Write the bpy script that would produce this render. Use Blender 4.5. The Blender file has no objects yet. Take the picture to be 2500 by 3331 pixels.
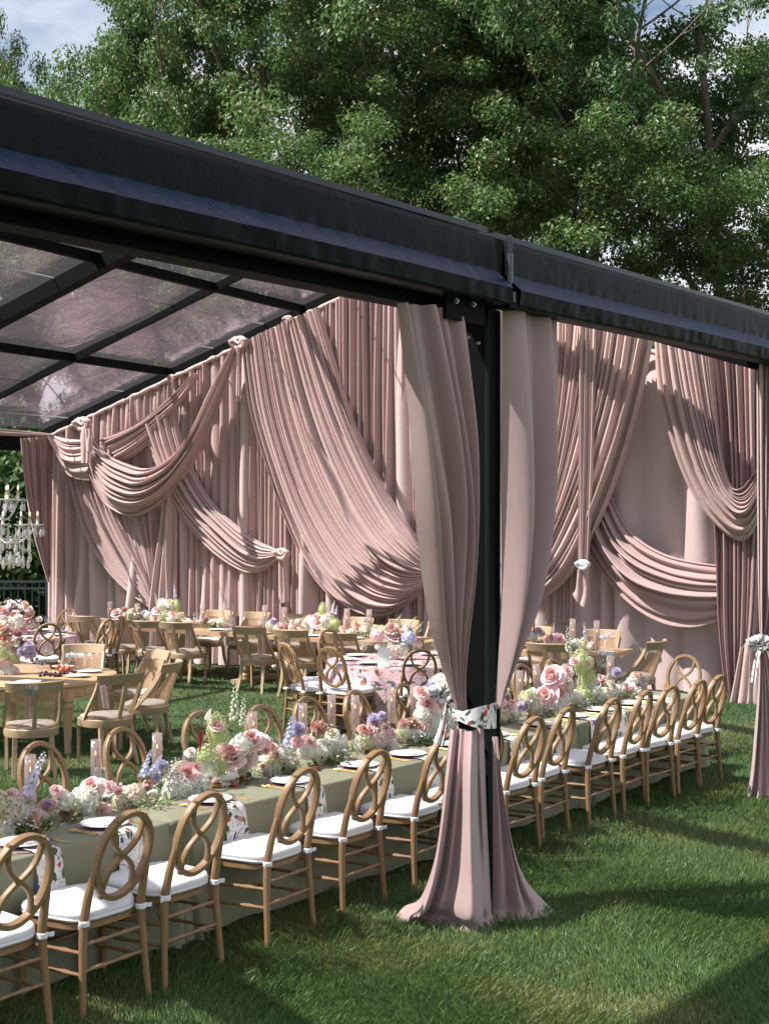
import bpy, math, random
import numpy as np
from mathutils import Vector, Matrix
R = math.radians
random.seed(7); rng = np.random.default_rng(7)
scene = bpy.context.scene
# ---------------------------------------------------------------- camera, world, sun
F, H, CX, CY = 4626.0, 2.2, 1250.0, 1665.0        # focal length and horizon of the photo in its own pixels; eye height in metres
cam_d = bpy.data.cameras.new("camera"); cam = bpy.data.objects.new("camera", cam_d)
scene.collection.objects.link(cam); scene.camera = cam
cam.location = (0, 0, H); cam.rotation_euler = (R(90), 0, 0)
cam_d.sensor_fit = 'VERTICAL'; cam_d.sensor_height = 36.0; cam_d.lens = F/3331*36
cam_d.clip_start = .1; cam_d.clip_end = 2000
SUN = Vector((-.60, -.14, .788)).normalized()
world = bpy.data.worlds.new("World"); scene.world = world; world.use_nodes = True
wn = world.node_tree.nodes; wl = world.node_tree.links; wn.clear()
wo = wn.new('ShaderNodeOutputWorld'); bg = wn.new('ShaderNodeBackground')
sk = wn.new('ShaderNodeTexSky'); sk.sky_type = 'NISHITA'; sk.sun_disc = False
sk.sun_elevation = math.asin(SUN.z); sk.sun_rotation = math.atan2(SUN.x, SUN.y)
sk.dust_density = .6; sk.ozone_density = 1.6
tc = wn.new('ShaderNodeTexCoord'); mp = wn.new('ShaderNodeMapping'); mp.inputs['Scale'].default_value = (1, 1, 2.2)
cl = wn.new('ShaderNodeTexNoise'); cl.inputs['Scale'].default_value = 3.1; cl.inputs['Detail'].default_value = 7; cl.inputs['Roughness'].default_value = .55
mp.inputs['Location'].default_value = (.35, .2, .1)
cr = wn.new('ShaderNodeValToRGB'); cr.color_ramp.elements[0].position = .36; cr.color_ramp.elements[1].position = .55
cm = wn.new('ShaderNodeMixRGB'); cm.inputs[2].default_value = (8.8, 9.0, 9.6, 1)
wl.new(tc.outputs['Generated'], mp.inputs[0]); wl.new(mp.outputs[0], cl.inputs['Vector']); wl.new(cl.outputs['Fac'], cr.inputs[0])
wl.new(cr.outputs[0], cm.inputs[0]); wl.new(sk.outputs[0], cm.inputs[1]); wl.new(cm.outputs[0], bg.inputs[0]); wl.new(bg.outputs[0], wo.inputs[0])
bg.inputs[1].default_value = .056
sun_d = bpy.data.lights.new("sun", 'SUN'); sun_d.energy = 5.0; sun_d.angle = R(.5); sun_d.color = (1, .945, .87)
sun = bpy.data.objects.new("sun", sun_d); scene.collection.objects.link(sun)
sun.rotation_euler = (-SUN).to_track_quat('-Z', 'Y').to_euler(); sun.location = (0, 0, 30)
scene.view_settings.view_transform = 'Standard'; scene.view_settings.look = 'None'
scene.view_settings.exposure = 1.2; scene.view_settings.gamma = 1
scene.render.resolution_x = 768; scene.render.resolution_y = 1024
scene.cycles.max_bounces = 10; scene.cycles.transparent_max_bounces = 24
scene.cycles.caustics_reflective = False; scene.cycles.caustics_refractive = False

# ---------------------------------------------------------------- placing helpers
K = 2500/1660
U = Vector((.602, .798, 0)); V = Vector((-.798, .602, 0))         # along the long table / away from the eave
def UV(u, v, z=0): return U*u + V*v + Vector((0, 0, z))
def G(x, y, z=0):                                                  # point of height z seen at a pixel of the photo
    d = F*(H-z)/(y-CY); return Vector(((x-CX)/F*d, d, z))
def D(x, y, d): return Vector(((x-CX)/F*d, d, H-(y-CY)/F*d))
def onv(x, y, v):                                                  # point on the vertical plane at distance v across
    rx = (x-CX)/F; d = v/(rx*V.x+V.y); return D(x, y, d)
WC = Vector((-5.13, 22, 0)); WD = Vector((.8896, -.4568, 0)); WN = Vector((-.4568, -.8896, 0)); WA = -WN
def W(x, y, o=0):                                                  # point on the gable wall plane, o metres in front of it
    rx = (x-CX)/F; d = (o+WC.dot(WN))/(rx*WN.x+WN.y); return D(x, y, d)
def wallp(s, z, o=0): p = WC+WD*s+WN*o; return Vector((p.x, p.y, z))
def Wd(x, y, o=0): return W(x*K, y*K, o)

# ---------------------------------------------------------------- scene helpers
col = scene.collection
def tag(o, label=None, cat=None, group=None, kind=None):
    if label: o['label'] = label
    if cat: o['category'] = cat
    if group: o['group'] = group
    if kind: o['kind'] = kind
    return o
def empty(name, loc=(0, 0, 0), rz=0):
    o = bpy.data.objects.new(name, None); col.objects.link(o); o.location = loc; o.rotation_euler = (0, 0, rz)
    o.empty_display_size = .1; return o
def copy_tree(o, parent=None):
    c = o.copy(); col.objects.link(c); c.parent = parent
    for k in ('label', 'group', 'category'):
        if parent is None and k in c and k == 'label': del c['label']
    for ch in list(o.children): copy_tree(ch, c)
    return c
used_proto = set()
def spawn(proto, loc, rz=0, label=None, group=None, cat=None, scale=1, kind=None):
    if proto.name in used_proto: o = copy_tree(proto)
    else: used_proto.add(proto.name); o = proto
    o.location = loc; o.rotation_euler = (0, 0, rz); o.scale = (scale,)*3
    return tag(o, label, cat, group, kind)
ORD = ['first', 'second', 'third', 'fourth', 'fifth', 'sixth', 'seventh', 'eighth', 'ninth', 'tenth', 'eleventh', 'twelfth', 'thirteenth', 'fourteenth', 'fifteenth', 'sixteenth', 'seventeenth', 'eighteenth', 'nineteenth', 'twentieth', 'twenty-first', 'twenty-second', 'twenty-third', 'twenty-fourth', 'twenty-fifth', 'twenty-sixth', 'twenty-seventh', 'twenty-eighth', 'twenty-ninth', 'thirtieth']

class MB:
    def __init__(s): s.v = []; s.f = []; s.m = []; s.uv = []; s.n = 0
    def add(s, verts, faces, mi=0, uvs=None):
        b = s.n; s.v.extend([tuple(p) for p in verts]); s.n += len(verts)
        s.f.extend([tuple(i+b for i in f) for f in faces]); s.m.extend([mi]*len(faces))
        s.uv.extend(uvs if uvs is not None else [(p[0]+p[1]*.3, p[2]) for p in verts])
    def grid(s, P, mi=0, closeu=False, closev=False, uvs=None):
        nu, nv = len(P), len(P[0]); vs = [p for r in P for p in r]; fs = []
        for i in range(nu if closeu else nu-1):
            for j in range(nv if closev else nv-1):
                fs.append((i*nv+j, ((i+1) % nu)*nv+j, ((i+1) % nu)*nv+(j+1) % nv, i*nv+(j+1) % nv))
        s.add(vs, fs, mi, uvs)
    def box(s, c, sz, rz=0, mi=0, taper=1):
        x, y, z = [k/2 for k in sz]; cc, ss = math.cos(rz), math.sin(rz); vs = []
        for dz in (-1, 1):
            t = taper if dz < 0 else 1
            for dx, dy in ((-1, -1), (1, -1), (1, 1), (-1, 1)):
                a, b = dx*x*t, dy*y*t
                vs.append((c[0]+a*cc-b*ss, c[1]+a*ss+b*cc, c[2]+dz*z))
        s.add(vs, [(3, 2, 1, 0), (4, 5, 6, 7), (0, 1, 5, 4), (1, 2, 6, 5), (2, 3, 7, 6), (3, 0, 4, 7)], mi)
    def bar(s, a, b, w, h, mi=0, up=Vector((0, 0, 1))):            # beam of rectangular section between two points
        s.tube([a, b], [1, 1], 4, mi, sect=[(-w/2, -h/2), (w/2, -h/2), (w/2, h/2), (-w/2, h/2)], up=up)
    def tube(s, path, rad, n=8, mi=0, sect=None, up=None, closed=False, cap=True):
        path = [Vector(p) for p in path]; m = len(path)
        if not hasattr(rad, '__len__'): rad = [rad]*m
        sec = sect or [(math.cos(2*math.pi*k/n), math.sin(2*math.pi*k/n)) for k in range(n)]
        rows = []; prev = None
        for i in range(m):
            if closed: t = path[(i+1) % m]-path[i-1]
            else: t = path[min(i+1, m-1)]-path[max(i-1, 0)]
            t.normalize()
            if up is not None: a = Vector(up)
            elif prev is not None: a = prev
            else: a = Vector((0, 0, 1)) if abs(t.z) < .9 else Vector((0, 1, 0))
            x = t.cross(a)
            if x.length < 1e-5: x = t.cross(Vector((1, .01, 0)))
            x.normalize(); y = x.cross(t).normalized()
            if up is None: prev = y
            rows.append([path[i]+x*(p*rad[i])+y*(q*rad[i]) for p, q in sec])
        b = s.n; k = len(sec)
        uvs = [(j/k*.1, i*.05) for i in range(m) for j in range(k)]
        s.grid(rows, mi, closeu=closed, closev=True, uvs=uvs)
        if cap and not closed:
            s.f.append(tuple(b+j for j in range(k))[::-1]); s.f.append(tuple(b+(m-1)*k+j for j in range(k))); s.m += [mi, mi]
    def lathe(s, prof, n=20, c=(0, 0, 0), mi=0, rib=0, nr=0):
        rows = []
        for r, z in prof:
            rows.append([(c[0]+(r*(1+(rib*math.cos(nr*2*math.pi*k/n) if rib else 0)))*math.cos(2*math.pi*k/n), c[1]+(r*(1+(rib*math.cos(nr*2*math.pi*k/n) if rib else 0)))*math.sin(2*math.pi*k/n), c[2]+z) for k in range(n)])
        s.grid(rows, mi, closev=True)
    def ball(s, c, r, n=10, mi=0, sx=1, sy=1, sz=1):
        rows = []
        for i in range(n//2+2):
            th = math.pi*i/(n//2+1); rr = max(math.sin(th), .001)
            rows.append([(c[0]+r*sx*rr*math.cos(2*math.pi*k/n), c[1]+r*sy*rr*math.sin(2*math.pi*k/n), c[2]+r*sz*math.cos(th)) for k in range(n)])
        s.grid(rows[::-1], mi, closev=True)
    def build(s, name, mats, parent=None, smooth=True, loc=None, auto=35):
        me = bpy.data.meshes.new(name); me.from_pydata(s.v, [], s.f); 
        if not isinstance(mats, (list, tuple)): mats = [mats]
        for m in mats: me.materials.append(m)
        me.polygons.foreach_set('material_index', s.m)
        uvl = me.uv_layers.new(name='UVMap'); li = np.zeros(len(me.loops), dtype=np.int32); me.loops.foreach_get('vertex_index', li)
        ua = np.array(s.uv, dtype=np.float32)[li]; uvl.data.foreach_set('uv', ua.ravel())
        me.polygons.foreach_set('use_smooth', [smooth]*len(me.polygons))
        if smooth and auto:
            try: me.set_sharp_from_angle(angle=R(auto))
            except Exception: pass
        me.update()
        o = bpy.data.objects.new(name, me); col.objects.link(o)
        if parent: o.parent = parent
        if loc is not None: o.location = loc
        return o
def npmesh(name, verts, faces_n, nper, mats, parent=None, smooth=False, mi=None):
    me = bpy.data.meshes.new(name); nv = len(verts); nf = len(faces_n)
    me.vertices.add(nv); me.vertices.foreach_set('co', verts.astype(np.float32).ravel())
    me.loops.add(nf*nper); me.loops.foreach_set('vertex_index', faces_n.astype(np.int32).ravel())
    me.polygons.add(nf); me.polygons.foreach_set('loop_start', np.arange(nf, dtype=np.int32)*nper)
    me.polygons.foreach_set('loop_total', np.full(nf, nper, dtype=np.int32))
    for m in (mats if isinstance(mats, list) else [mats]): me.materials.append(m)
    if mi is not None: me.polygons.foreach_set('material_index', mi.astype(np.int32))
    me.update(calc_edges=True); me.validate()
    me.polygons.foreach_set('use_smooth', [smooth]*len(me.polygons))
    o = bpy.data.objects.new(name, me); col.objects.link(o)
    if parent: o.parent = parent
    return o

# ---------------------------------------------------------------- materials
class N:
    def __init__(s, name):
        s.m = bpy.data.materials.new(name); s.m.use_nodes = True; s.t = s.m.node_tree; s.t.nodes.clear()
        s.out = s.t.nodes.new('ShaderNodeOutputMaterial')
    def n(s, ty, **kw):
        x = s.t.nodes.new(ty)
        for k, v in kw.items():
            if k.startswith('i_'):
                key = k[2:].replace('_', ' ')
                x.inputs[int(key) if key.isdigit() else key].default_value = v
            else: setattr(x, k, v)
        return x
    def l(s, a, b): s.t.links.new(a, b)
    def math(s, op, a, b=None, c=None, clamp=False):
        x = s.t.nodes.new('ShaderNodeMath'); x.operation = op; x.use_clamp = clamp
        for i, q in enumerate((a, b, c)):
            if q is None: continue
            if isinstance(q, (int, float)): x.inputs[i].default_value = q
            else: s.l(q, x.inputs[i])
        return x.outputs[0]
    def mix(s, f, a, b, blend='MIX'):
        x = s.t.nodes.new('ShaderNodeMixRGB'); x.blend_type = blend
        for i, q in enumerate((f, a, b)):
            if isinstance(q, (int, float)): x.inputs[i].default_value = q
            elif isinstance(q, tuple): x.inputs[i].default_value = (*q, 1) if len(q) == 3 else q
            else: s.l(q, x.inputs[i])
        return x.outputs[0]
    def noise(s, scale, detail=3, rough=.5, vec=None, dist=0):
        x = s.n('ShaderNodeTexNoise'); x.inputs['Scale'].default_value = scale; x.inputs['Detail'].default_value = detail
        x.inputs['Roughness'].default_value = rough; x.inputs['Distortion'].default_value = dist
        if vec is not None: s.l(vec, x.inputs['Vector'])
        return x.outputs['Fac']
    def co(s, kind='Object', scale=None):
        o = s.n('ShaderNodeTexCoord').outputs[kind]
        if scale:
            mpn = s.n('ShaderNodeMapping'); mpn.inputs['Scale'].default_value = scale; s.l(o, mpn.inputs[0]); o = mpn.outputs[0]
        return o
    def ramp(s, f, stops):
        x = s.n('ShaderNodeValToRGB'); e = x.color_ramp.elements
        while len(e) < len(stops): e.new(.5)
        for i, (p, c) in enumerate(stops): e[i].position = p; e[i].color = (*c, 1) if len(c) == 3 else c
        s.l(f, x.inputs[0]); return x.outputs[0]
    def bump(s, h, st, dist=.01):
        x = s.n('ShaderNodeBump'); x.inputs['Strength'].default_value = st; x.inputs['Distance'].default_value = dist
        s.l(h, x.inputs['Height']); return x.outputs[0]
    def pr(s, color, rough=.6, normal=None, **kw):
        x = s.n('ShaderNodeBsdfPrincipled')
        if isinstance(color, tuple): x.inputs['Base Color'].default_value = (*color, 1)
        else: s.l(color, x.inputs['Base Color'])
        if isinstance(rough, (int, float)): x.inputs['Roughness'].default_value = rough
        else: s.l(rough, x.inputs['Roughness'])
        for k, v in kw.items(): x.inputs[k.replace('_', ' ')].default_value = v
        if normal is not None: s.l(normal, x.inputs['Normal'])
        return x.outputs[0]
    def mixs(s, f, a, b):
        x = s.n('ShaderNodeMixShader')
        if isinstance(f, (int, float)): x.inputs[0].default_value = f
        else: s.l(f, x.inputs[0])
        s.l(a, x.inputs[1]); s.l(b, x.inputs[2]); return x.outputs[0]
    def fin(s, sh): s.l(sh, s.out.inputs[0]); return s.m
def shade(c, k): return tuple(min(1, x*k) for x in c)

def m_cloth(name, c, trans=.12, var=.12, sheen=.25, rough=.8, wr=.15):
    a = N(name); co = a.co('Object'); n1 = a.noise(1.6, 4, .6, co); n2 = a.noise(38, 3, .6, co)
    cc = a.mix(n1, shade(c, 1-var), shade(c, 1+var)); cc = a.mix(.12, cc, a.mix(n2, shade(c, .6), shade(c, 1.3)))
    n3 = a.noise(7, 5, .6, co, 1.2)
    b = a.bump(a.math('ADD', n3, a.math('MULTIPLY', n2, .25)), wr, .03)
    p = a.pr(cc, rough, b, Sheen_Weight=sheen, Sheen_Roughness=.4)
    t = a.n('ShaderNodeBsdfTranslucent'); a.l(cc, t.inputs[0])
    return a.fin(a.mixs(trans, p, t.outputs[0]))
def m_wood(name, c, dark=.6, sc=1, rough=.45):
    a = N(name); co = a.co('Object', (9*sc, 9*sc, 1.3*sc)); g = a.noise(6, 6, .6, co, 1.5); g2 = a.noise(2.2, 2, .5, a.co('Object'))
    oi = a.n('ShaderNodeObjectInfo').outputs['Random']
    cc = a.ramp(g, [(.28, shade(c, dark)), (.5, c), (.75, shade(c, 1.28))])
    cc = a.mix(a.math('MULTIPLY', g2, .35), cc, shade(c, .75)); cc = a.mix(a.math('MULTIPLY', oi, .4), cc, shade(c, .6))
    return a.fin(a.pr(cc, rough, a.bump(g, .25, .003)))
def m_plain(name, c, rough=.5, var=.08, sc=8, **kw):
    a = N(name); n1 = a.noise(sc, 4, .6, a.co('Object'))
    return a.fin(a.pr(a.mix(n1, shade(c, 1-var), shade(c, 1+var)), rough, a.bump(n1, .08, .01), **kw))
def m_petal(name, c1, c2, trans=.3, sc=14):
    a = N(name); n1 = a.noise(sc, 3, .6, a.co('Object')); oi = a.n('ShaderNodeObjectInfo').outputs['Random']
    cc = a.mix(a.ramp(n1, [(.35, (0, 0, 0)), (.65, (1, 1, 1))]), c1, c2); cc = a.mix(a.math('MULTIPLY', oi, .3), cc, shade(c1, .85))
    p = a.pr(cc, .55); t = a.n('ShaderNodeBsdfTranslucent'); a.l(cc, t.inputs[0]); return a.fin(a.mixs(trans, p, t.outputs[0]))
def m_glass(name, tint=(1, 1, 1), base=.06, edge=.75, rough=.03, milk=0):
    a = N(name); lw = a.n('ShaderNodeLayerWeight'); lw.inputs[0].default_value = .45
    f = a.math('ADD', a.math('MULTIPLY', a.math('POWER', lw.outputs['Facing'], 2.0), edge), base, clamp=True)
    tr = a.n('ShaderNodeBsdfTransparent'); tr.inputs[0].default_value = (*tint, 1)
    gl = a.n('ShaderNodeBsdfGlossy'); gl.inputs['Roughness'].default_value = rough
    s = a.mixs(f, tr.outputs[0], gl.outputs[0])
    if milk:
        d = a.n('ShaderNodeBsdfDiffuse'); d.inputs[0].default_value = (*shade(tint, .8), 1); s = a.mixs(milk, s, d.outputs[0])
    return a.fin(s)
def m_floral(name, base, sc=9, dens=.8, trans=.15):
    """printed cloth: leaves, twigs and small blossoms in the weave's own coordinates"""
    a = N(name); uv = a.n('ShaderNodeTexCoord').outputs['UV']
    def layer(scale, ln, wd, seed, keep):
        m = a.n('ShaderNodeMapping'); m.inputs['Location'].default_value = (seed, seed*.7, 0); m.inputs['Scale'].default_value = (scale, scale, 0); a.l(uv, m.inputs[0])
        v = a.n('ShaderNodeTexVoronoi', voronoi_dimensions='2D'); a.l(m.outputs[0], v.inputs['Vector']); v.inputs['Scale'].default_value = 1
        d = a.n('ShaderNodeVectorMath', operation='SUBTRACT'); a.l(m.outputs[0], d.inputs[0]); a.l(v.outputs['Position'], d.inputs[1])
        cs = a.n('ShaderNodeSeparateColor'); a.l(v.outputs['Color'], cs.inputs[0])
        ang = a.math('MULTIPLY', cs.outputs[0], 6.28); rot = a.n('ShaderNodeVectorRotate', rotation_type='Z_AXIS'); a.l(d.outputs[0], rot.inputs['Vector']); a.l(ang, rot.inputs['Angle'])
        sp = a.n('ShaderNodeSeparateXYZ'); a.l(rot.outputs[0], sp.inputs[0])
        x = a.math('DIVIDE', sp.outputs[0], ln); w = a.math('SUBTRACT', 1, a.math('MULTIPLY', x, x))
        ins = a.math('LESS_THAN', a.math('ABSOLUTE', sp.outputs[1]), a.math('MULTIPLY', w, wd))
        ins = a.math('MULTIPLY', ins, a.math('LESS_THAN', cs.outputs[1], keep)); vein = a.math('LESS_THAN', a.math('ABSOLUTE', sp.outputs[1]), wd*.1)
        return ins, cs.outputs[2], vein
    c = base
    nz = a.noise(sc*.55, 2, .5, uv); st = a.math('LESS_THAN', a.math('ABSOLUTE', a.math('SUBTRACT', nz, .5)), .0065)
    c = a.mix(a.math('MULTIPLY', st, .85), c, (.09, .08, .07))
    i1, r1, _ = layer(sc*3.0, .30, .08, 3.1, .62); c = a.mix(a.math('MULTIPLY', i1, .85), c, (.06, .075, .07))
    i2, r2, vn = layer(sc, .44, .16, 8.7, dens)
    lc = a.ramp(r2, [(0, (.015, .05, .03)), (.45, (.03, .085, .04)), (.6, (.045, .10, .035)), (.9, (.10, .13, .05))]); lc = a.mix(a.math('MULTIPLY', vn, .8), lc, (.25, .28, .14))
    c = a.mix(i2, c, lc)
    i3, r3, _ = layer(sc*.85, .2, .19, 21.3, .42); fc = a.ramp(r3, [(0, (.5, .06, .03)), (.35, (.55, .2, .22)), (.6, (.04, .09, .3)), (.8, (.55, .33, .1))]); fc.node.color_ramp.interpolation = 'CONSTANT'
    c = a.mix(i3, c, fc)
    p = a.pr(c, .8, a.bump(a.noise(25, 3, .5, a.co('Object')), .1, .01)); t = a.n('ShaderNodeBsdfTranslucent'); a.l(c, t.inputs[0]); return a.fin(a.mixs(trans, p, t.outputs[0]))

M = {}
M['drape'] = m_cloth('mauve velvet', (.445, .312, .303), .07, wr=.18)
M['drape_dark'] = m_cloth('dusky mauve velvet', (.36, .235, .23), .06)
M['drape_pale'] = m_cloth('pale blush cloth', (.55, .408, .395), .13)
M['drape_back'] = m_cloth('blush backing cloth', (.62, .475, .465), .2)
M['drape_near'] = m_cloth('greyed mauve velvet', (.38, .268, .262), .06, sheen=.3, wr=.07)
M['sage'] = m_cloth('sage linen', (.225, .222, .145), .05, .06, .1, .85, .22)
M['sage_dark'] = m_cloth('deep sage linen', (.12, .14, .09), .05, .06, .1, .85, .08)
M['white_cloth'] = m_cloth('white cotton', (.78, .77, .80), .05, .03, .1, .85, .12)
M['lilac_cloth'] = m_cloth('lilac linen', (.40, .33, .37), .15, .05, .1)
M['wood'] = m_wood('honey oak', (.275, .165, .082))
M['wood_pale'] = m_wood('limed oak', (.42, .305, .19), .75)
M['wood_top'] = m_wood('light pine', (.45, .31, .185), .8, .5)
M['wood_bowl'] = m_wood('bowl wood', (.30, .13, .045), .6, 4, .3)
M['black'] = m_plain('black steel', (.0030, .0038, .0042), .6, Specular_IOR_Level=.06)
M['green_black'] = m_plain('painted steel', (.0075, .014, .0135), .45, .2, 3, Specular_IOR_Level=.12)
a = N('vinyl valance'); n1 = a.noise(2.5, 5, .6, a.co('Object', (1, 1, 1)), .6); n2 = a.noise(14, 4, .6, a.co('Object', (1, 1, .35)), 1.5)
M['vinyl'] = a.fin(a.pr((.0028, .0052, .0065), .42, a.bump(a.math('ADD', a.math('MULTIPLY', n2, .12), n1), .25, .05), Specular_IOR_Level=.07))
a = N('sky-tinted vinyl'); n2 = a.noise(16, 4, .6, a.co('Object', (1, 1, .3)), 1.5)
M['vinyl_sky_tint'] = a.fin(a.pr((.003, .014, .044), .36, a.bump(n2, .25, .02), Specular_IOR_Level=.12))  # black vinyl with the blue of caught sky put into its base colour
a = N('clear vinyl'); n2 = a.noise(1.3, 4, .6, a.co('Object'), 2.0); n3 = a.noise(60, 2, .6, a.co('Object')); bp = a.bump(a.math('ADD', n2, a.math('MULTIPLY', n3, .05)), .35, .05)
tr = a.n('ShaderNodeBsdfTransparent'); tr.inputs[0].default_value = (.95, .95, .97, 1)
gl = a.n('ShaderNodeBsdfGlossy'); gl.inputs['Roughness'].default_value = .13; gl.inputs[0].default_value = (.56, .55, .64, 1); a.l(bp, gl.inputs['Normal'])
df = a.n('ShaderNodeBsdfTranslucent'); df.inputs[0].default_value = (.48, .44, .50, 1)
lw = a.n('ShaderNodeLayerWeight'); lw.inputs[0].default_value = .5
M['clear'] = a.fin(a.mixs(.04, a.mixs(a.math('ADD', a.math('MULTIPLY', a.math('POWER', lw.outputs['Facing'], 2.0), 1.15), .03, clamp=True), tr.outputs[0], gl.outputs[0]), df.outputs[0]))
M['seam'] = m_plain('vinyl seam', (.5, .5, .55), .4)
M['gold'] = m_plain('gold', (.75, .5, .16), .25, Metallic=.9)
M['chrome'] = m_plain('zinc bolt', (.30, .33, .36), .4, Metallic=.9)
M['porcelain'] = m_plain('porcelain', (.80, .79, .77), .2, .03)
a = N('patterned china'); n1 = a.noise(22, 4, .6, a.co('Object'), 2.5); M['china'] = a.fin(a.pr(a.mix(a.ramp(n1, [(.56, (0, 0, 0)), (.60, (.45,)*3), (.64, (0, 0, 0))]), (.80, .79, .80), (.30, .30, .38)), .2))
M['placemat'] = m_plain('mauve placemat', (.22, .155, .17), .8)
M['blush_vase'] = m_plain('blush ceramic', (.62, .45, .42), .35, .05)
M['glass'] = m_glass('clear glass', (.97, .98, .975), .04, .6)
M['ribbed'] = m_glass('ribbed pinkish glass', (.95, .85, .82), .05, .55, .05, .18)
M['crystal'] = m_glass('crystal', (.97, .97, .97), .35, .9, .05, .32)
M['candle_pink'] = m_plain('mauve wax', (.42, .24, .24), .5); M['candle_green'] = m_plain('sage wax', (.25, .38, .30), .5); M['candle_cream'] = m_plain('cream sleeve', (.62, .52, .42), .5)
a = N('flame'); e = a.n('ShaderNodeEmission'); e.inputs[0].default_value = (1, .5, .12, 1); e.inputs[1].default_value = 3.5; M['flame'] = a.fin(e.outputs[0])
a = N('bulb'); e = a.n('ShaderNodeEmission'); e.inputs[0].default_value = (1, .72, .42, 1); e.inputs[1].default_value = 2.5; M['bulb'] = a.fin(e.outputs[0])
M['floral_white'] = m_floral('white printed cloth', (.74, .71, .70), 15, .85)
M['floral_pink'] = m_floral('pink printed cloth', (.58, .40, .43), 8.5, .85)
M['rose_pink'] = m_petal('pink petals', (.86, .56, .57), (.90, .72, .70)); M['rose_core'] = m_petal('deep pink petals', (.83, .47, .46), (.86, .58, .50))
M['peach'] = m_petal('peach petals', (.84, .56, .42), (.88, .70, .58)); M['coral'] = m_petal('coral petals', (.83, .47, .42), (.86, .58, .50))
M['cream'] = m_petal('cream petals', (.80, .80, .68), (.86, .86, .80)); M['hyd_white'] = m_petal('white florets', (.80, .80, .66), (.84, .84, .82))
M['hyd_green'] = m_petal('green florets', (.50, .58, .24), (.66, .72, .42)); M['hyd_mix'] = m_petal('blushing florets', (.62, .66, .46), (.78, .60, .52), sc=20)
M['hyd_blue'] = m_petal('blue florets', (.50, .56, .80), (.68, .72, .88)); M['lilac'] = m_petal('lilac florets', (.70, .64, .82), (.82, .77, .88))
M['bud'] = m_petal('pale buds', (.62, .68, .50), (.80, .82, .70)); M['burgundy'] = m_petal('burgundy tassel', (.28, .02, .03), (.38, .05, .05)); M['mauve_core'] = m_petal('brown pink petals', (.60, .32, .27), (.70, .42, .36))
M['leafy'] = m_petal('flower leaves', (.09, .17, .05), (.15, .25, .08), .25); M['moss'] = m_petal('moss', (.05, .085, .02), (.10, .15, .04), .1, 30)
M['plum'] = m_plain('plum skin', (.30, .06, .07), .35, .35, 20); M['dark_plum'] = m_plain('dark plum skin', (.035, .025, .05), .35, .4, 20); M['cherry'] = m_plain('cherry skin', (.035, .006, .012), .12); M['orange_fruit'] = m_plain('orange plum skin', (.42, .10, .035), .35, .25, 15)
a = N('woven cane'); co = a.n('ShaderNodeTexCoord').outputs['UV']; 
s1 = a.n('ShaderNodeMapping'); s1.inputs['Scale'].default_value = (1, 1, 1); a.l(co, s1.inputs[0]); sp = a.n('ShaderNodeSeparateXYZ'); a.l(s1.outputs[0], sp.inputs[0])
fx = a.math('FRACT', a.math('MULTIPLY', sp.outputs[0], 110)); fy = a.math('FRACT', a.math('MULTIPLY', sp.outputs[1], 110))
hole = a.math('MULTIPLY', a.math('GREATER_THAN', fx, .52), a.math('GREATER_THAN', fy, .52))
tr = a.n('ShaderNodeBsdfTransparent'); M['cane'] = a.fin(a.mixs(a.math('ADD', a.math('MULTIPLY', hole, .75), .22, clamp=True), a.pr((.44, .27, .16), .6), tr.outputs[0]))
a = N('bark'); g = a.noise(5, 6, .65, a.co('Object', (3, 3, .6)), .8); M['bark'] = a.fin(a.pr(a.ramp(g, [(.3, (.05, .04, .03)), (.7, (.17, .135, .10))]), .9, a.bump(g, .6, .05)))
def m_leaf(name, c1, c2, c3):
    a = N(name); co = a.co('Object'); n1 = a.noise(9, 2, .6, co); n2 = a.noise(.8, 3, .5, co); n3 = a.n('ShaderNodeTexWhiteNoise'); 
    mpn = a.n('ShaderNodeVectorMath', operation='SNAP'); mpn.inputs[1].default_value = (.22, .22, .22); a.l(co, mpn.inputs[0]); a.l(mpn.outputs[0], n3.inputs['Vector'])
    c = a.mix(n1, c1, c2); c = a.mix(a.ramp(n3.outputs['Value'], [(.93, (0, 0, 0)), (.97, (.8,)*3)]), c, c3); c = a.mix(a.math('MULTIPLY', n2, .5), c, shade(c1, .7))
    p = a.pr(c, .5); t = a.n('ShaderNodeBsdfTranslucent'); a.l(a.mix(.5, c, (.12, .25, .06)), t.inputs[0]); return a.fin(a.mixs(.36, p, t.outputs[0]))
M['leaf_a'] = m_leaf('oak leaves', (.062, .122, .036), (.130, .20, .058), (.28, .19, .08))
M['leaf_b'] = m_leaf('dark oak leaves', (.050, .112, .040), (.108, .182, .058), (.20, .16, .07))
a = N('lawn'); co = a.co('Object'); n1 = a.noise(.9, 4, .6, co); n2 = a.noise(60, 4, .7, co)
c = a.mix(a.ramp(n1, [(.45, (0, 0, 0)), (.7, (1, 1, 1))]), (.032, .075, .020), (.13, .125, .050)); c = a.mix(n2, c, (.05, .075, .03)); M['lawn'] = a.fin(a.pr(c, .9, a.bump(n2, .8, .03)))
a = N('grass blades'); co = a.co('Object'); n1 = a.noise(.9, 4, .6, co); n4 = a.noise(55, 2, .6, co); n5 = a.noise(4.5, 3, .6, co)
c = a.mix(n4, (.056, .128, .034), (.150, .235, .066)); dry = a.math('ADD', a.math('MULTIPLY', n1, .8), a.math('MULTIPLY', n4, .35)); c = a.mix(a.ramp(dry, [(.58, (0, 0, 0)), (.74, (.75,)*3)]), c, (.28, .27, .10)); c = a.mix(a.math('MULTIPLY', n5, .22), c, (.02, .06, .022))
t = a.n('ShaderNodeBsdfTranslucent'); a.l(c, t.inputs[0]); M['grass'] = a.fin(a.mixs(.25, a.pr(c, .45), t.outputs[0]))
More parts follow.
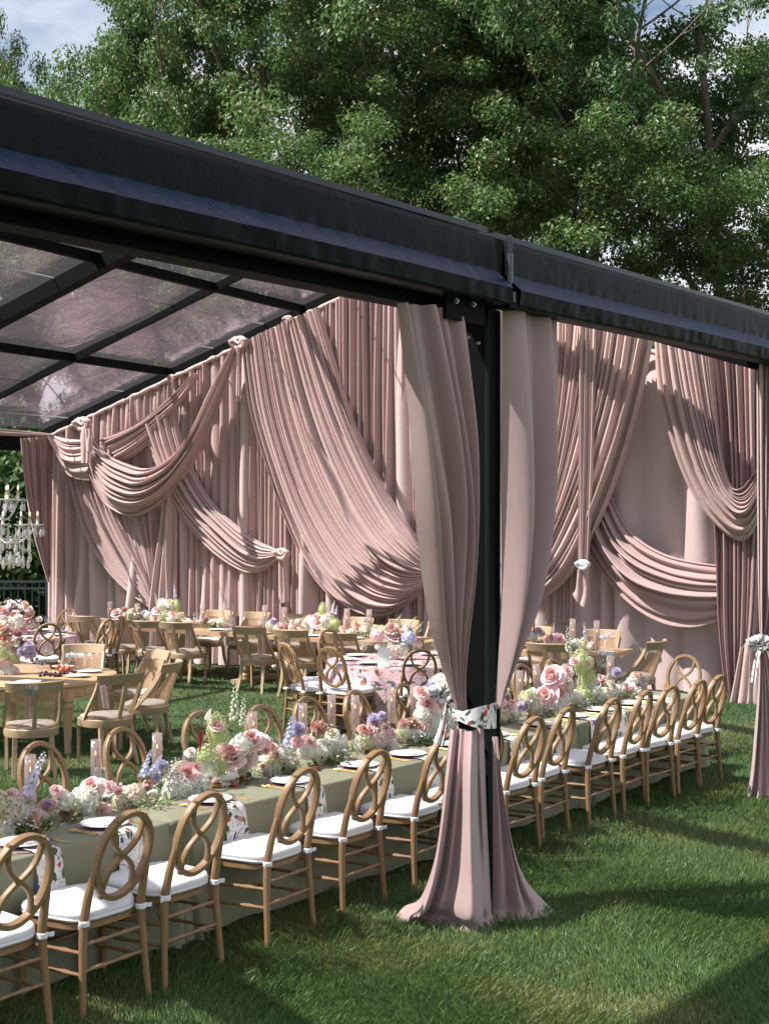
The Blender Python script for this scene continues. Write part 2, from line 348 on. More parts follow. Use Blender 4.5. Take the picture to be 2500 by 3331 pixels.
# ---------------------------------------------------------------- ground
mb = MB(); mb.grid([[(x, y, 0) for y in (-60, 5, 30, 120, 700)] for x in (-600, -60, 0, 60, 600)])
lawn = mb.build('lawn', M['lawn'], smooth=False); tag(lawn, kind='structure')

# ---------------------------------------------------------------- tent (its own frame: s across, t along)
def T(s, t, z): p = WC+WD*s+WA*t; return Vector((p.x, p.y, z))
EZ, SL, RS = 3.42, .347, 6.0
def rz_(s): return EZ+SL*(s if s < RS else 12-s)
tent = tag(empty('clear_roof_tent', T(0, 0, 0)), 'clear roofed event tent with black steel frame and black vinyl eave', 'tent')
def tp(mbx, name, mat, **k):
    o = mbx.build(name, mat, None, **k); o.parent = tent; o.matrix_parent_inverse = Matrix.Translation(tent.location).inverted(); return o
TT = [-0.12, -4.55, -9.1]
TE = -17.5
# near eave line, from fitting the photograph
EV = 4.25
def eave(u, z=0, v=EV): return UV(u, v, z)
uP = 6.56
bays = [(-0.12, uP+7.6), (-4.55, uP+3.95), (-9.1, uP)]
ridge = {}
for t, u in bays+[(-13.6, uP-4.6)]:
    mb = MB(); a0 = T(0, t, EZ-.0); r0 = T(RS, t, rz_(RS)); e0 = eave(u, EZ-.02)
    w = .13 if t > -1 else .17
    mb.bar(a0, r0, w, .24); mb.bar(r0-(r0-a0).normalized()*.02+Vector((0, 0, .003)), e0, w, .24); tp(mb, 'rafter', M['black'], smooth=False); ridge[t] = r0
for t in (-2.34, -6.9, -11.3):
    mb = MB(); mb.bar(T(0, t, EZ), T(RS, t, rz_(RS)), .06, .09); k = (t+.12)/4.5
    tp(mb, 'minor_rafter', M['black'], smooth=False)
for s in (2.34, 4.57):
    mb = MB(); mb.bar(T(s, -.1, rz_(s)+.01), T(s, TE, rz_(s)+.01), .075, .11); tp(mb, 'purlin', M['black'], smooth=False)
mb = MB(); mb.bar(T(RS, -.1, rz_(RS)+.05), T(RS, TE, rz_(RS)+.05), .12, .14); tp(mb, 'ridge_beam', M['black'], smooth=False)
mb = MB(); mb.bar(T(-.02, .02, EZ-.16), T(-.02, TE, EZ-.16), .16, .28); tp(mb, 'far_eave_beam', M['black'], smooth=False)
# clear vinyl: two slopes, a hair under the purlins' top
def sheet(f, nu, nv):
    return [[f(i/nu, j/nv) for j in range(nv+1)] for i in range(nu+1)]
mb = MB(); mb.grid(sheet(lambda i, j: T(i*RS, TE*j, rz_(i*RS)+.055-.03*math.sin(i*math.pi*2.6)**2*math.sin(j*math.pi*3.85)**2), 40, 80)); tp(mb, 'roof_panel', M['clear'], auto=0)
e1, e2 = eave(uP+7.6, EZ+.12), eave(uP-9, EZ+.12)
mb = MB(); mb.grid(sheet(lambda i, j: T(RS, TE*j, rz_(RS)+.125).lerp(e1.lerp(e2, j), i)-Vector((0, 0, .02*math.sin(i*math.pi*3)**2)), 14, 30)); tp(mb, 'roof_panel', M['clear'], auto=0)
mb = MB()
for s in (.45, 1.5, 3.1, 3.95, 5.3):
    mb.bar(T(s, -.1, rz_(s)+.05), T(s, TE, rz_(s)+.05), .018, .006)
tp(mb, 'vinyl_seam', M['seam'], smooth=False)
# near eave: beam, valance in two lengths, post
mb = MB(); mb.bar(eave(uP-6, 3.34, EV+.07), eave(uP+.1, 3.34, EV+.07), .14, .16); mb.bar(eave(uP+.12, 3.45, EV+.07), eave(uP+8, 3.45, EV+.07), .14, .16); tp(mb, 'eave_beam', M['black'], smooth=False)
def valance(u0, u1, seed, n):
    rr = random.Random(seed)
    prof = [(4.30, 3.70), (4.215, 3.705), (4.17, 3.69), (4.16, 3.60), (4.155, 3.505), (4.10, 3.45), (4.055, 3.405), (4.06, 3.36), (4.065, 3.318), (4.09, 3.312), (4.20, 3.315)]
    for nm, a_, b_, mt in (('valance_face', 0, 4, 'vinyl'), ('valance_band', 4, 6, 'vinyl_sky_tint'), ('valance_lip', 6, 10, 'vinyl')):
        rows = []
        for i in range(n+1):
            u = u0+(u1-u0)*i/n; row = []
            sg = .006*math.sin(u*1.3+seed)+.001*math.sin(u*5.7+seed); env_ = .35+.65*abs(math.sin(u*.9+seed)*math.sin(u*2.3))
            for k in range(a_*3, b_*3+1):
                q = k/3; k0 = min(int(q), len(prof)-2); fr = q-k0; v = prof[k0][0]*(1-fr)+prof[k0+1][0]*fr; z = prof[k0][1]*(1-fr)+prof[k0+1][1]*fr
                wv = .0 if k0 < 3 else (.0008 if k0 < 4 else (.003 if k0 < 8 else .0015))
                v += wv*env_*(math.sin(u*29+z*9+3*math.sin(u*5)+seed)+.7*math.sin(u*53-z*22+2*math.sin(u*7)+seed*2)+.6*math.sin(u*13+z*30))
                row.append(UV(u, v, z+sg*(.4 if k0 < 2 else .7)))
            rows.append(row)
        mb = MB(); mb.grid(rows); tp(mb, nm, M[mt], auto=0)
valance(uP-7.5, uP-.04, 1, 520); valance(uP+.045, uP+7.6, 2, 520)
mb = MB(); mb.bar(eave(uP-7.5, 3.735, 4.26), eave(uP-.04, 3.735, 4.26), .09, .03); mb.bar(eave(uP+.04, 3.72, 4.26), eave(uP+7.6, 3.72, 4.26), .09, .03); tp(mb, 'gutter_rail', m_plain('rail metal', (.035, .04, .045), .3, Metallic=.6), smooth=False)
# joint with its ratchet screw
mb = MB(); mb.box(UV(uP+.0, 4.20, 3.505), (.13, .06, .36), math.atan2(U.y, U.x)); mb.box(UV(uP+.0, 4.12, 3.335), (.10, .10, .07), math.atan2(U.y, U.x)); tp(mb, 'joint_plate', M['black'], smooth=False)
mb = MB(); 
mb.tube([UV(uP+.0, 4.10, 3.70), UV(uP+.0, 4.10, 3.36)], .010, 8); mb.tube([UV(uP+.0, 4.10, 3.60), UV(uP+.0, 4.10, 3.44)], .018, 8); mb.tube([UV(uP+.0, 4.08, 3.39), UV(uP+.0, 4.08, 3.335)], .016, 8)
for k in range(12): mb.tube([UV(uP+.0, 4.10, 3.69-k*.009), UV(uP+.0, 4.10, 3.686-k*.009)], .016, 8)
tp(mb, 'ratchet_screw', m_plain('dull steel', (.08, .085, .09), .35, Metallic=.8))
mb = MB(); mb.box(UV(uP-.36, 4.155, 3.28), (.36, .02, .17), math.atan2(U.y, U.x)); tp(mb, 'bolt_plate', M['black'], smooth=False)
for u, v, z, k in ((uP-.47, 4.148, 3.29, 1), (uP-.31, 4.148, 3.29, 1), (uP-.24, 4.22, 3.13, .6), (uP-.14, 4.22, 3.11, .6)):
    mb = MB(); mb.tube([UV(u, v, z), UV(u, v-.022*k, z), UV(u, v-.0221*k, z), UV(u, v-.032*k, z)], [.015*k, .015*k, .008*k, .008*k], 6); tp(mb, 'bolt', M['chrome'], smooth=False)
def post(u, nm='post'):
    mb = MB(); yaw = math.atan2(U.y, U.x)
    mb.box(UV(u+.066, EV+.005, 1.66), (.128, .012, 3.32), yaw, 1); mb.box(UV(u+.066, EV+.18, 1.66), (.128, .012, 3.32), yaw, 1)
    mb.box(UV(u+.066, EV+.0925, 1.66), (.118, .163, 3.30), yaw, 0); mb.box(UV(u+.06, EV+.09, .012), (.26, .30, .02), yaw, 1)  # black core fills the open channel, its shade put into the colour
    for k in (-1, 1): mb.box(UV(u+.066+k*.055, EV-.004, 1.66), (.014, .012, 3.31), yaw, 1)
    tp(mb, nm, [M['black'], M['green_black']], smooth=False)
post(uP); post(uP+4.8)
for t in (0, -4.55, -9.1): mb = MB(); mb.box(T(-.05, t+.1, 1.6), (.14, .16, 3.2), math.atan2(WD.y, WD.x)); tp(mb, 'far_post', M['black'], smooth=False)

# ---------------------------------------------------------------- draping
def cr(P, t):
    n = len(P)-1; x = min(max(t, 0), 1)*n; i = min(int(x), n-1); f = x-i
    p0, p1, p2, p3 = P[max(i-1, 0)], P[i], P[i+1], P[min(i+2, n)]
    return (p1*2+(p2-p0)*f+(p0*2-p1*5+p2*4-p3)*f*f+(p1*3-p0-p2*3+p3)*f*f*f)*.5
def resamp(P, n):
    D_ = [cr(P, k/60) for k in range(61)]; L = [0]
    for i in range(60): L.append(L[-1]+(D_[i+1]-D_[i]).length)
    out = []; j = 0
    for k in range(n+1):
        q = L[-1]*k/n
        while j < 59 and L[j+1] < q: j += 1
        f = (q-L[j])/max(L[j+1]-L[j], 1e-9); out.append(D_[j].lerp(D_[j+1], min(max(f, 0), 1)))
    return out, L[-1]
def drape(name, curves, npl, amp, nrm, mat, parent, nt=46, seed=1, sharp=.75, env=None, bulge=0, per=9, thick=True, wander=.5, arc=True, hem=0):
    """cloth whose folds follow the guide curves; curves: lists of points from top to bottom, left to right"""
    rr = random.Random(seed)
    if arc: cv = [resamp(c, nt) for c in curves]; L = sum(c[1] for c in cv)/len(cv); cv = [c[0] for c in cv]
    else: cv = [[cr(c, k/nt) for k in range(nt+1)] for c in curves]; L = 2.5
    bw = [rr.uniform(.45, 1.6) for _ in range(npl)]; tot = sum(bw); bnd = [0]
    for q in bw: bnd.append(bnd[-1]+q/tot)
    na = npl*per; hts = [rr.uniform(.45, 1.25) for _ in range(npl+2)]; ph = [rr.uniform(-.22, .22) for _ in range(npl+3)]; ph[0] = 0
    dr = [(rr.uniform(-1, 1), rr.uniform(0, 6.28), rr.uniform(2, 5)) for _ in range(npl+2)]
    rows = []; uvs = []
    wd = (cv[0][nt//3]-cv[-1][nt//3]).length
    for i in range(na+1):
        ii = min(i//per, npl-1); a = bnd[ii]+(bnd[ii+1]-bnd[ii])*((i-ii*per)/per); row = []
        for j in range(nt+1):
            t = j/nt; x = i/per; k = min(int(x), npl-1); f = x-k
            f2 = min(max(f+ph[k]*(f*(1-f)*4)*.8+wander*.12*math.sin(t*dr[k][2]+dr[k][1])*f*(1-f)*4, 0), 1)
            h = hts[k]*min(bw[k], 1.25)*(1+.35*math.sin(t*dr[k][2]+dr[k][1]))
            pl = math.sin(math.pi*f2)**sharp*h
            sub = .22*math.sin(math.pi*f2*2+dr[k][1])*math.sin(t*7+dr[k][1])
            p = cr([c[j] for c in cv], a)
            e = env(t, a) if env else 1
            row.append(p+nrm*((pl+sub*.3)*amp*e+bulge*math.sin(math.pi*a))); uvs.append((a*wd*2, t*L))
        rows.append(row)
    mb = MB(); mb.grid(rows, uvs=uvs); o = mb.build(name, mat, parent, auto=0)
    if parent is not None and parent.location.length > 0: o.matrix_parent_inverse = Matrix.Translation(parent.location).inverted()
    return o
def wl_(pts, o=0): return [Wd(x, y, o[i] if hasattr(o, '__len__') else o) for i, (x, y) in enumerate(pts)]

wall = tag(empty('draped_wall', T(0, -.1, 0)), 'mauve curtain wall with layered swags closing the gable end of the tent', 'curtain')
# backing: full height, follows the gable
S0 = [s*.6 for s in range(0, 21)]+[12.05]
bc = [[wallp(s, rz_(s)-.12, .03), wallp(s, rz_(s)*.6, .03), wallp(s+.03*math.sin(s*5), .9, .05), wallp(s+.05*math.sin(s*7), .02, .10)] for s in S0]
def env_back(t, a): return .55+.65*t
for q in range(4):
    seg = bc[q*5:q*5+6] if q < 3 else bc[15:]
    drape('backing_curtain', seg, 12, .20, WN, M['drape_back'], wall, seed=20+q, sharp=.8, env=env_back, nt=40, per=10)
# gathered panels hanging straight from the rod
def straight(x0, x1, npl, off, mat, yb, seed, amp=.07, name='gathered_panel', narrow=1):
    c = []
    for k in range(5):
        x = x0+(x1-x0)*k/4; p = Wd(x, 1000, off); q = p-WC; s = q.dot(WD); xb = (x0+x1)/2+(x-(x0+x1)/2)*narrow
        top = wallp(s, rz_(s)-.10, off); c.append([top, Wd(x, 1000, off) if top.z > 3.2 else wallp(s, 2.9, off), Wd((x+xb)/2, (1000+yb)/2, off), Wd(xb, yb, off)])
    return drape(name, c, npl, amp, WN, M[mat], wall, seed=seed, sharp=.8, nt=40)
straight(560, 912, 34, .16, 'drape', 1345, 3, .085)
straight(395, 560, 13, .14, 'drape', 1330, 4, .09)
straight(183, 400, 22, .15, 'drape', 1000, 5, .06)
straight(1180, 1262, 8, .16, 'drape_pale', 1345, 6)
straight(105, 160, 5, .14, 'drape_pale', 1345, 7, .1, 'corner_curtain')
W1 = .24
drape('diagonal_panel', [wl_([(149, 1000), (160, 1070), (185, 1150), (225, 1220), (275, 1275), (329, 1313)], W1), wl_([(175, 1000), (195, 1080), (225, 1160), (262, 1225), (300, 1272), (331, 1308)], W1), wl_([(215, 990), (245, 1090), (276, 1160), (308, 1225), (325, 1262), (334, 1300)], W1)], 12, .08, WN, M['drape'], wall, seed=8, env=lambda t, a: 1-.55*t)
drape('diagonal_panel', [wl_([(235, 1060), (262, 1130), (292, 1200), (320, 1262), (333, 1300)], .2), wl_([(290, 1060), (305, 1130), (320, 1200), (330, 1262), (336, 1300)], .2), wl_([(342, 1050), (343, 1130), (342, 1200), (340, 1262), (339, 1300)], .2)], 8, .09, WN, M['drape'], wall, seed=9, env=lambda t, a: 1-.5*t)
drape('hanging_bundle', [wl_([(356, 1050), (350, 1130), (340, 1220), (331, 1320)], .3), wl_([(370, 1050), (367, 1130), (362, 1220), (357, 1330)], .3), wl_([(384, 1050), (384, 1130), (383, 1220), (382, 1335)], .28)], 4, .10, WN, M['drape_pale'], wall, seed=10)
drape('diagonal_panel', [wl_([(310, 930), (335, 995), (371, 1079), (407, 1133), (454, 1187), (504, 1223), (540, 1237), (576, 1229), (606, 1203)], .28), wl_([(345, 900), (370, 985), (402, 1055), (440, 1110), (485, 1155), (525, 1190), (560, 1206), (585, 1204), (607, 1197)], .34), wl_([(378, 868), (396, 953), (418, 1010), (445, 1062), (480, 1107), (533, 1151), (562, 1170), (585, 1180), (608, 1190)], .26)], 11, .085, WN, M['drape_pale'], wall, seed=11, env=lambda t, a: 1-.6*t**3, arc=False)
drape('ribbon_tail', [wl_([(604, 1205), (603, 1250), (601, 1300)], .36), wl_([(610, 1205), (612, 1250), (613, 1302)], .40), wl_([(617, 1205), (622, 1250), (626, 1296)], .36)], 2, .04, WN, M['drape'], wall, seed=12)
# the large sweeping panel
drape('sweeping_panel', [
    wl_([(527, 742), (545, 880), (583, 1010), (625, 1130), (680, 1245), (750, 1315), (815, 1336), (870, 1312), (912, 1280)], .34),
    wl_([(565, 720), (590, 880), (628, 1010), (675, 1120), (735, 1215), (795, 1272), (850, 1290), (885, 1285), (912, 1268)], [.30, .34, .40, .46, .52, .58, .58, .5, .4]),
    wl_([(605, 702), (640, 860), (682, 990), (728, 1090), (780, 1170), (828, 1220), (865, 1240), (890, 1245), (912, 1243)], [.30, .34, .40, .46, .52, .58, .58, .5, .4]),
    wl_([(650, 682), (695, 830), (740, 950), (785, 1045), (825, 1115), (857, 1160), (882, 1188), (898, 1203), (912, 1214)], [.30, .34, .38, .42, .46, .5, .5, .46, .4]),
    wl_([(690, 664), (732, 800), (765, 900), (800, 985), (832, 1050), (858, 1095), (882, 1130), (898, 1152), (912, 1170)], .28)],
    24, .085, WN, M['drape'], wall, seed=13, nt=64, env=lambda t, a: .8+.5*math.sin(math.pi*t)-.3*t**4, arc=False)
# swags at the left
drape('swag', [wl_([(216, 948), (260, 932), (300, 912), (342, 881), (385, 845), (424, 806)], .30), wl_([(240, 973), (275, 955), (315, 930), (352, 900), (390, 862), (428, 808)], .38), wl_([(262, 1000), (290, 985), (322, 958), (352, 925), (390, 875), (432, 812)], .28)], 9, .07, WN, M['drape'], wall, seed=14)
drape('swag', [wl_([(113, 938), (130, 944), (150, 948), (190, 950)], .34), wl_([(114, 945), (135, 980), (158, 990), (192, 985)], .44), wl_([(115, 953), (133, 1007), (158, 1032), (198, 1040)], .36)], 8, .07, WN, M['drape_pale'], wall, seed=15)
drape('swag', [
    wl_([(190, 928), (212, 960), (240, 985), (274, 1001), (310, 1011), (345, 1004), (389, 971), (422, 915), (450, 850), (500, 752)], .40),
    wl_([(187, 935), (205, 985), (232, 1018), (264, 1036), (300, 1046), (340, 1034), (385, 998), (428, 930), (460, 858), (505, 752)], [.42, .46, .52, .58, .6, .6, .56, .5, .46, .42]),
    wl_([(184, 940), (200, 1003), (226, 1052), (258, 1074), (296, 1081), (335, 1068), (378, 1032), (428, 960), (468, 868), (509, 753)], [.42, .46, .52, .58, .6, .6, .56, .5, .46, .42]),
    wl_([(180, 942), (196, 1020), (226, 1082), (259, 1108), (288, 1115), (320, 1106), (362, 1077), (420, 1000), (475, 878), (513, 755)], .38)],
    11, .10, WN, M['drape'], wall, seed=16, nt=60, env=lambda t, a: .45+.8*math.sin(math.pi*t), arc=False)
# right of the near post
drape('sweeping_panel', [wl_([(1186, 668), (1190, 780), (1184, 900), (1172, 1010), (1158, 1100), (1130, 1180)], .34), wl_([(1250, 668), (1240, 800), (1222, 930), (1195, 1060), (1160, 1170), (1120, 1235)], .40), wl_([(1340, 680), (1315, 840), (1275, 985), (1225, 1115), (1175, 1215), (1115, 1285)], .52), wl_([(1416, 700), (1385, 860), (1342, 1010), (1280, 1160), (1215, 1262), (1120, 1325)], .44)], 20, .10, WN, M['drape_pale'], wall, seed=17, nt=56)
drape('hanging_bundle', [wl_([(1249, 650), (1250, 800), (1250, 1000), (1249, 1215)], .60), wl_([(1268, 650), (1266, 800), (1263, 1000), (1258, 1215)], .62), wl_([(1287, 650), (1285, 800), (1281, 1000), (1271, 1215)], .60)], 5, .07, WN, M['drape_pale'], wall, seed=18)
drape('ribbon_tail', [wl_([(1250, 1225), (1243, 1270), (1236, 1282)], .62), wl_([(1257, 1225), (1256, 1280), (1252, 1305)], .66), wl_([(1270, 1225), (1272, 1280), (1270, 1312)], .62)], 2, .05, WN, M['drape_pale'], wall, seed=19)
SO = [.14, .24, .38, .46, .46, .42]
drape('swag', [wl_([(1296, 1020), (1345, 1125), (1385, 1168), (1440, 1198), (1500, 1213), (1550, 1220)], SO), wl_([(1280, 1060), (1330, 1165), (1375, 1210), (1440, 1240), (1500, 1254), (1550, 1258)], [q+.08 for q in SO]), wl_([(1262, 1100), (1318, 1205), (1370, 1260), (1435, 1288), (1498, 1298), (1550, 1298)], [q+.08 for q in SO]), wl_([(1240, 1140), (1305, 1245), (1365, 1310), (1432, 1348), (1497, 1358), (1550, 1345)], SO)], 9, .12, WN, M['drape'], wall, seed=21, nt=56, env=lambda t, a: .5+.7*math.sin(math.pi*(.15+.7*t)))
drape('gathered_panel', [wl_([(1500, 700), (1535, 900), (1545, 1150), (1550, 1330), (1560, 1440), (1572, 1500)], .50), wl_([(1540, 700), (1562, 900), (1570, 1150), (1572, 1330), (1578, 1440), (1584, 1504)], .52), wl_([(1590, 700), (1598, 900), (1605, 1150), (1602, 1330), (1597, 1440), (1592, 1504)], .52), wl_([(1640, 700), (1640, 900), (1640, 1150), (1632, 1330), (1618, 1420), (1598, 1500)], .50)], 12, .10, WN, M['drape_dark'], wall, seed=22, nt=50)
drape('swag', [wl_([(1412, 700), (1420, 840), (1450, 960), (1485, 1050), (1530, 1118), (1578, 1162), (1612, 1166), (1640, 1120)], .62), wl_([(1445, 700), (1468, 850), (1500, 975), (1530, 1050), (1562, 1095), (1592, 1120), (1618, 1115), (1640, 1075)], .74), wl_([(1490, 700), (1515, 860), (1540, 970), (1560, 1030), (1578, 1065), (1598, 1080), (1618, 1072), (1640, 1038)], .74), wl_([(1530, 700), (1545, 850), (1556, 960), (1568, 1020), (1580, 1048), (1595, 1055), (1614, 1042), (1640, 1005)], .62)], 13, .10, WN, M['drape'], wall, seed=23, nt=60, arc=False, env=lambda t, a: .7+.4*t)
drape('curtain_tail', [wl_([(1598, 1400), (1590, 1450), (1580, 1500), (1574, 1528)], .7), wl_([(1622, 1380), (1618, 1450), (1615, 1500), (1612, 1532)], .8), wl_([(1655, 1380), (1655, 1450), (1655, 1500), (1655, 1532)], .7)], 5, .08, WN, M['drape_pale'], wall, seed=24)
# rod sleeves and knots
mb = MB(); 
P_ = [wallp(s*.1, rz_(s*.1)-.10+.008*math.sin(s*2.3), .20) for s in range(0, 61)]; mb.tube(P_, [.034+.007*math.sin(i*3.1) for i in range(61)], 8)
P_ = [wallp(6+s*.1, rz_(6+s*.1)-.10, .20) for s in range(0, 61)]; mb.tube(P_, .034, 8); o = mb.build('rod_sleeve', M['drape_pale'], wall, auto=0); o.matrix_parent_inverse = Matrix.Translation(wall.location).inverted()
def knot(p, sc, mat, parent, tails=True, nrm=WN, side=None, nm='bow_knot'):
    side = side or WD; mb = MB(); rr = random.Random(int(p.x*100)); z = Vector((0, 0, 1))
    for q in range(5):
        a0 = q*1.26; mb.tube([p+side*(math.cos(a0+k*.5)*sc*.34)+z*(math.sin(a0+k*.5)*sc*.30)+nrm*(.05*sc*math.sin(k*1.3+q)+sc*.1) for k in range(6)], [sc*.10, sc*.16, sc*.19, sc*.18, sc*.15, sc*.08], 8)
    for sg in (-1, 1):
        mb.tube([p+nrm*.1*sc, p+side*(sg*.30*sc)+z*(.25*sc)+nrm*.18*sc, p+side*(sg*.52*sc)+z*(.12*sc)+nrm*.16*sc, p+side*(sg*.42*sc)-z*(.12*sc)+nrm*.12*sc, p+side*(sg*.2*sc)-z*.1*sc+nrm*.15*sc], [.10*sc, .20*sc, .22*sc, .18*sc, .08*sc], 10)
    o = mb.build(nm, mat, parent, auto=0)
    if parent is not None: o.matrix_parent_inverse = Matrix.Translation(parent.location).inverted()
    return o
for x, y, o_, s_, mt in ((182, 917, .52, .26, 'drape_pale'), (519, 742, .36, .24, 'drape_pale'), (610, 1197, .44, .20, 'drape_pale'), (1259, 1220, .72, .15, 'white_cloth'), (623, 690, .3, .13, 'drape_pale'), (372, 815, .3, .10, 'drape_pale')):
    knot(Wd(x, y, o_), s_, M[mt], wall)
for x, y0, y1, w_, o_ in ((516, 750, 855, 5, .40), (185, 925, 1000, 8, .62), (194, 925, 975, 6, .62), (622, 692, 760, 4, .32), (372, 820, 850, 3, .34)):
    drape('ribbon_tail', [wl_([(x-w_, y0), (x-w_*1.2, (y0+y1)/2), (x-w_, y1)], o_), wl_([(x, y0), (x, (y0+y1)/2), (x, y1)], o_+.02), wl_([(x+w_, y0), (x+w_*1.2, (y0+y1)/2), (x+w_, y1)], o_)], 2, .035, WN, M['drape_pale'], wall, seed=int(x))
# far side curtain, left of the wall
side = tag(empty('side_curtain', T(0, -.6, 0)), 'dusky mauve curtain tied back beside the dark fence at the far left', 'curtain')
drape('curtain_panel', [[D(x*K, y*K, 21.0) for x, y in ((44, 946), (50, 1010), (60, 1090), (74, 1160), (98, 1240), (104, 1258))], [D(x*K, y*K, 21.3) for x, y in ((80, 944), (84, 1010), (88, 1090), (92, 1160), (101, 1230), (105, 1250))], [D(x*K, y*K, 21.6) for x, y in ((118, 940), (114, 1010), (110, 1090), (108, 1160), (107, 1220), (107, 1240))]], 10, .08, Vector((.5, -.86, 0)), M['drape_dark'], side, seed=31)
drape('header_swag', [[D(x*K, y*K, dd) for x, y, dd in ((-60, 925, 19.6), (0, 926, 20.3), (60, 931, 21), (116, 937, 21.6))], [D(x*K, y*K, dd) for x, y, dd in ((-60, 938, 19.5), (0, 940, 20.2), (60, 942, 20.9), (116, 942, 21.5))]], 2, .05, Vector((.3, -.9, .3)), M['drape_dark'], side, seed=32)

# tied curtain round the near post
TC = Vector((.0, -1, 0))
cur = tag(empty('post_curtain', UV(uP, EV-.1)), 'greyed mauve velvet curtain tied round the near black post with a floral sash', 'curtain')
def E(x, y, dd=0, v=4.18):
    p = onv(x*K, y*K, v); 
    return D(x*K, y*K, p.y+dd)
dT = G(1585, 2960).y-.1
def C_(pts, d0=None):
    out = []
    for x, y, w in pts:                    # w: 0 hangs in the eave plane, 1 at the front of the post
        p = onv(x*K, y*K, 4.20); out.append(D(x*K, y*K, p.y*(1-w)+(dT+.05)*w))
    return out
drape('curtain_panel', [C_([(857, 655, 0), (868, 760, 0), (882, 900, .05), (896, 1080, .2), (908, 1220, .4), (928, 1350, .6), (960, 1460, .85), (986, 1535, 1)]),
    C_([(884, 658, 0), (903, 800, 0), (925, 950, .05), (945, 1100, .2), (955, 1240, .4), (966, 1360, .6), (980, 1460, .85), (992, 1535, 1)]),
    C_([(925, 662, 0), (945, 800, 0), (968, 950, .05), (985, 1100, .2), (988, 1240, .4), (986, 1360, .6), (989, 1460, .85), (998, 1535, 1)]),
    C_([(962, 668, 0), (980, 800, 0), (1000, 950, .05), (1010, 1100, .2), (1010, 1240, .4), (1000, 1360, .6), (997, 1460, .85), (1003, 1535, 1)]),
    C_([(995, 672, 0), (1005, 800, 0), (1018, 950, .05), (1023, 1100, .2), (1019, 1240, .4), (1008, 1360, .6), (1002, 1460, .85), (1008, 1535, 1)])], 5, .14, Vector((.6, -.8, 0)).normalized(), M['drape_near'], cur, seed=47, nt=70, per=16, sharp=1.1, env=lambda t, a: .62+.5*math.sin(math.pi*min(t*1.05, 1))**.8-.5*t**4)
drape('curtain_panel', [C_([(1083, 645, .3), (1083, 850, .3), (1083, 1100, .4), (1080, 1300, .6), (1074, 1420, .8), (1068, 1530, 1)]),
    C_([(1120, 650, 0), (1122, 850, 0), (1120, 1100, .1), (1105, 1290, .4), (1088, 1410, .7), (1069, 1530, 1)]),
    C_([(1160, 660, 0), (1160, 850, 0), (1152, 1080, .1), (1130, 1290, .4), (1100, 1410, .7), (1072, 1530, 1)]),
    C_([(1197, 668, 0), (1192, 850, 0), (1178, 1060, .1), (1155, 1260, .4), (1118, 1400, .7), (1076, 1530, 1)])], 4, .11, -V, M['drape_near'], cur, seed=42, nt=70, per=16, sharp=1.1, env=lambda t, a: .8+.35*math.sin(math.pi*min(t*1.05, 1))**.8-.6*t**4)
def sk(x, y, r=0): p = G(x*K, y*K, 0); return p
def SK(top, mid, bot, push=0):
    a_ = D(top[0]*K, top[1]*K, dT+.04-push*.05); b_ = sk(*bot); m = [D(x*K, y*K, dT+(b_.y-dT)*((y-top[1])/(bot[1]-top[1]))-push*.10) for x, y in mid]
    s_ = (bot[0]-1020)/150; b1 = Vector((b_.x, b_.y, .05)); b2 = Vector((b_.x+.05*s_, b_.y-.09+.03*abs(s_), .012)); return [a_]+m+[b1, b2]
drape('curtain_skirt', [SK((972, 1570), [(964, 1650), (953, 1760), (937, 1860), (908, 1938)], (874, 1976), 0), SK((988, 1572), [(980, 1660), (968, 1770), (952, 1870), (930, 1945)], (915, 1989), .6),
    SK((1008, 1574), [(1003, 1660), (998, 1770), (990, 1870), (978, 1955)], (972, 2000), 1), SK((1028, 1572), [(1028, 1660), (1030, 1770), (1034, 1870), (1038, 1955)], (1040, 2003), .8), SK((1044, 1570), [(1047, 1660), (1051, 1770), (1056, 1870), (1060, 1950)], (1062, 1992), 0)],
    4, .19, Vector((-.1, -1, 0)).normalized(), M['drape_near'], cur, seed=48, nt=60, per=30, sharp=1.25, env=lambda t, a: (.30+1.0*t)*(1-.75*max(t-.86, 0)/.14))
drape('curtain_skirt', [SK((1062, 1590), [(1064, 1690), (1064, 1800), (1063, 1890)], (1062, 1985), 0), SK((1068, 1590), [(1078, 1690), (1088, 1800), (1098, 1890)], (1104, 1982), .3), SK((1072, 1590), [(1080, 1700), (1096, 1810), (1120, 1900)], (1148, 1978), .3), SK((1074, 1592), [(1084, 1700), (1102, 1810), (1132, 1895)], (1173, 1964), 0)],
    3, .15, Vector((.2, -1, 0)).normalized(), M['drape_near'], cur, seed=44, nt=50, per=24, sharp=1.25, env=lambda t, a: (.15+1.0*t)*(1-.75*max(t-.86, 0)/.14))
# sash round post and curtain
yaw = math.atan2(U.y, U.x)
def sash_pt(x, y, dd): return D(x*K, y*K, dT+dd)
top_ = [(968, 1528, .22), (976, 1530, .06), (990, 1534, -.06), (1010, 1533, -.10), (1035, 1526, -.10), (1055, 1521, -.06), (1070, 1517, .0), (1071, 1519, .22)]
bot_ = [(970, 1545, .22), (976, 1547, .06), (990, 1556, -.07), (1010, 1566, -.11), (1035, 1573, -.11), (1055, 1574, -.06), (1070, 1573, .0), (1071, 1573, .22)]
A_ = [sash_pt(*q) for q in top_]; B_ = [sash_pt(*q) for q in bot_]
drape('sash', [[a_, a_.lerp(b_, .33), a_.lerp(b_, .66), b_] for a_, b_ in zip(A_, B_)][::1], 1, .0, TC, M['floral_white'], cur, nt=14, per=60, seed=45)
o = knot(sash_pt(958, 1497, .12), .14, M['floral_white'], cur, nrm=TC, side=Vector((1, 0, 0)), nm='sash_knot')
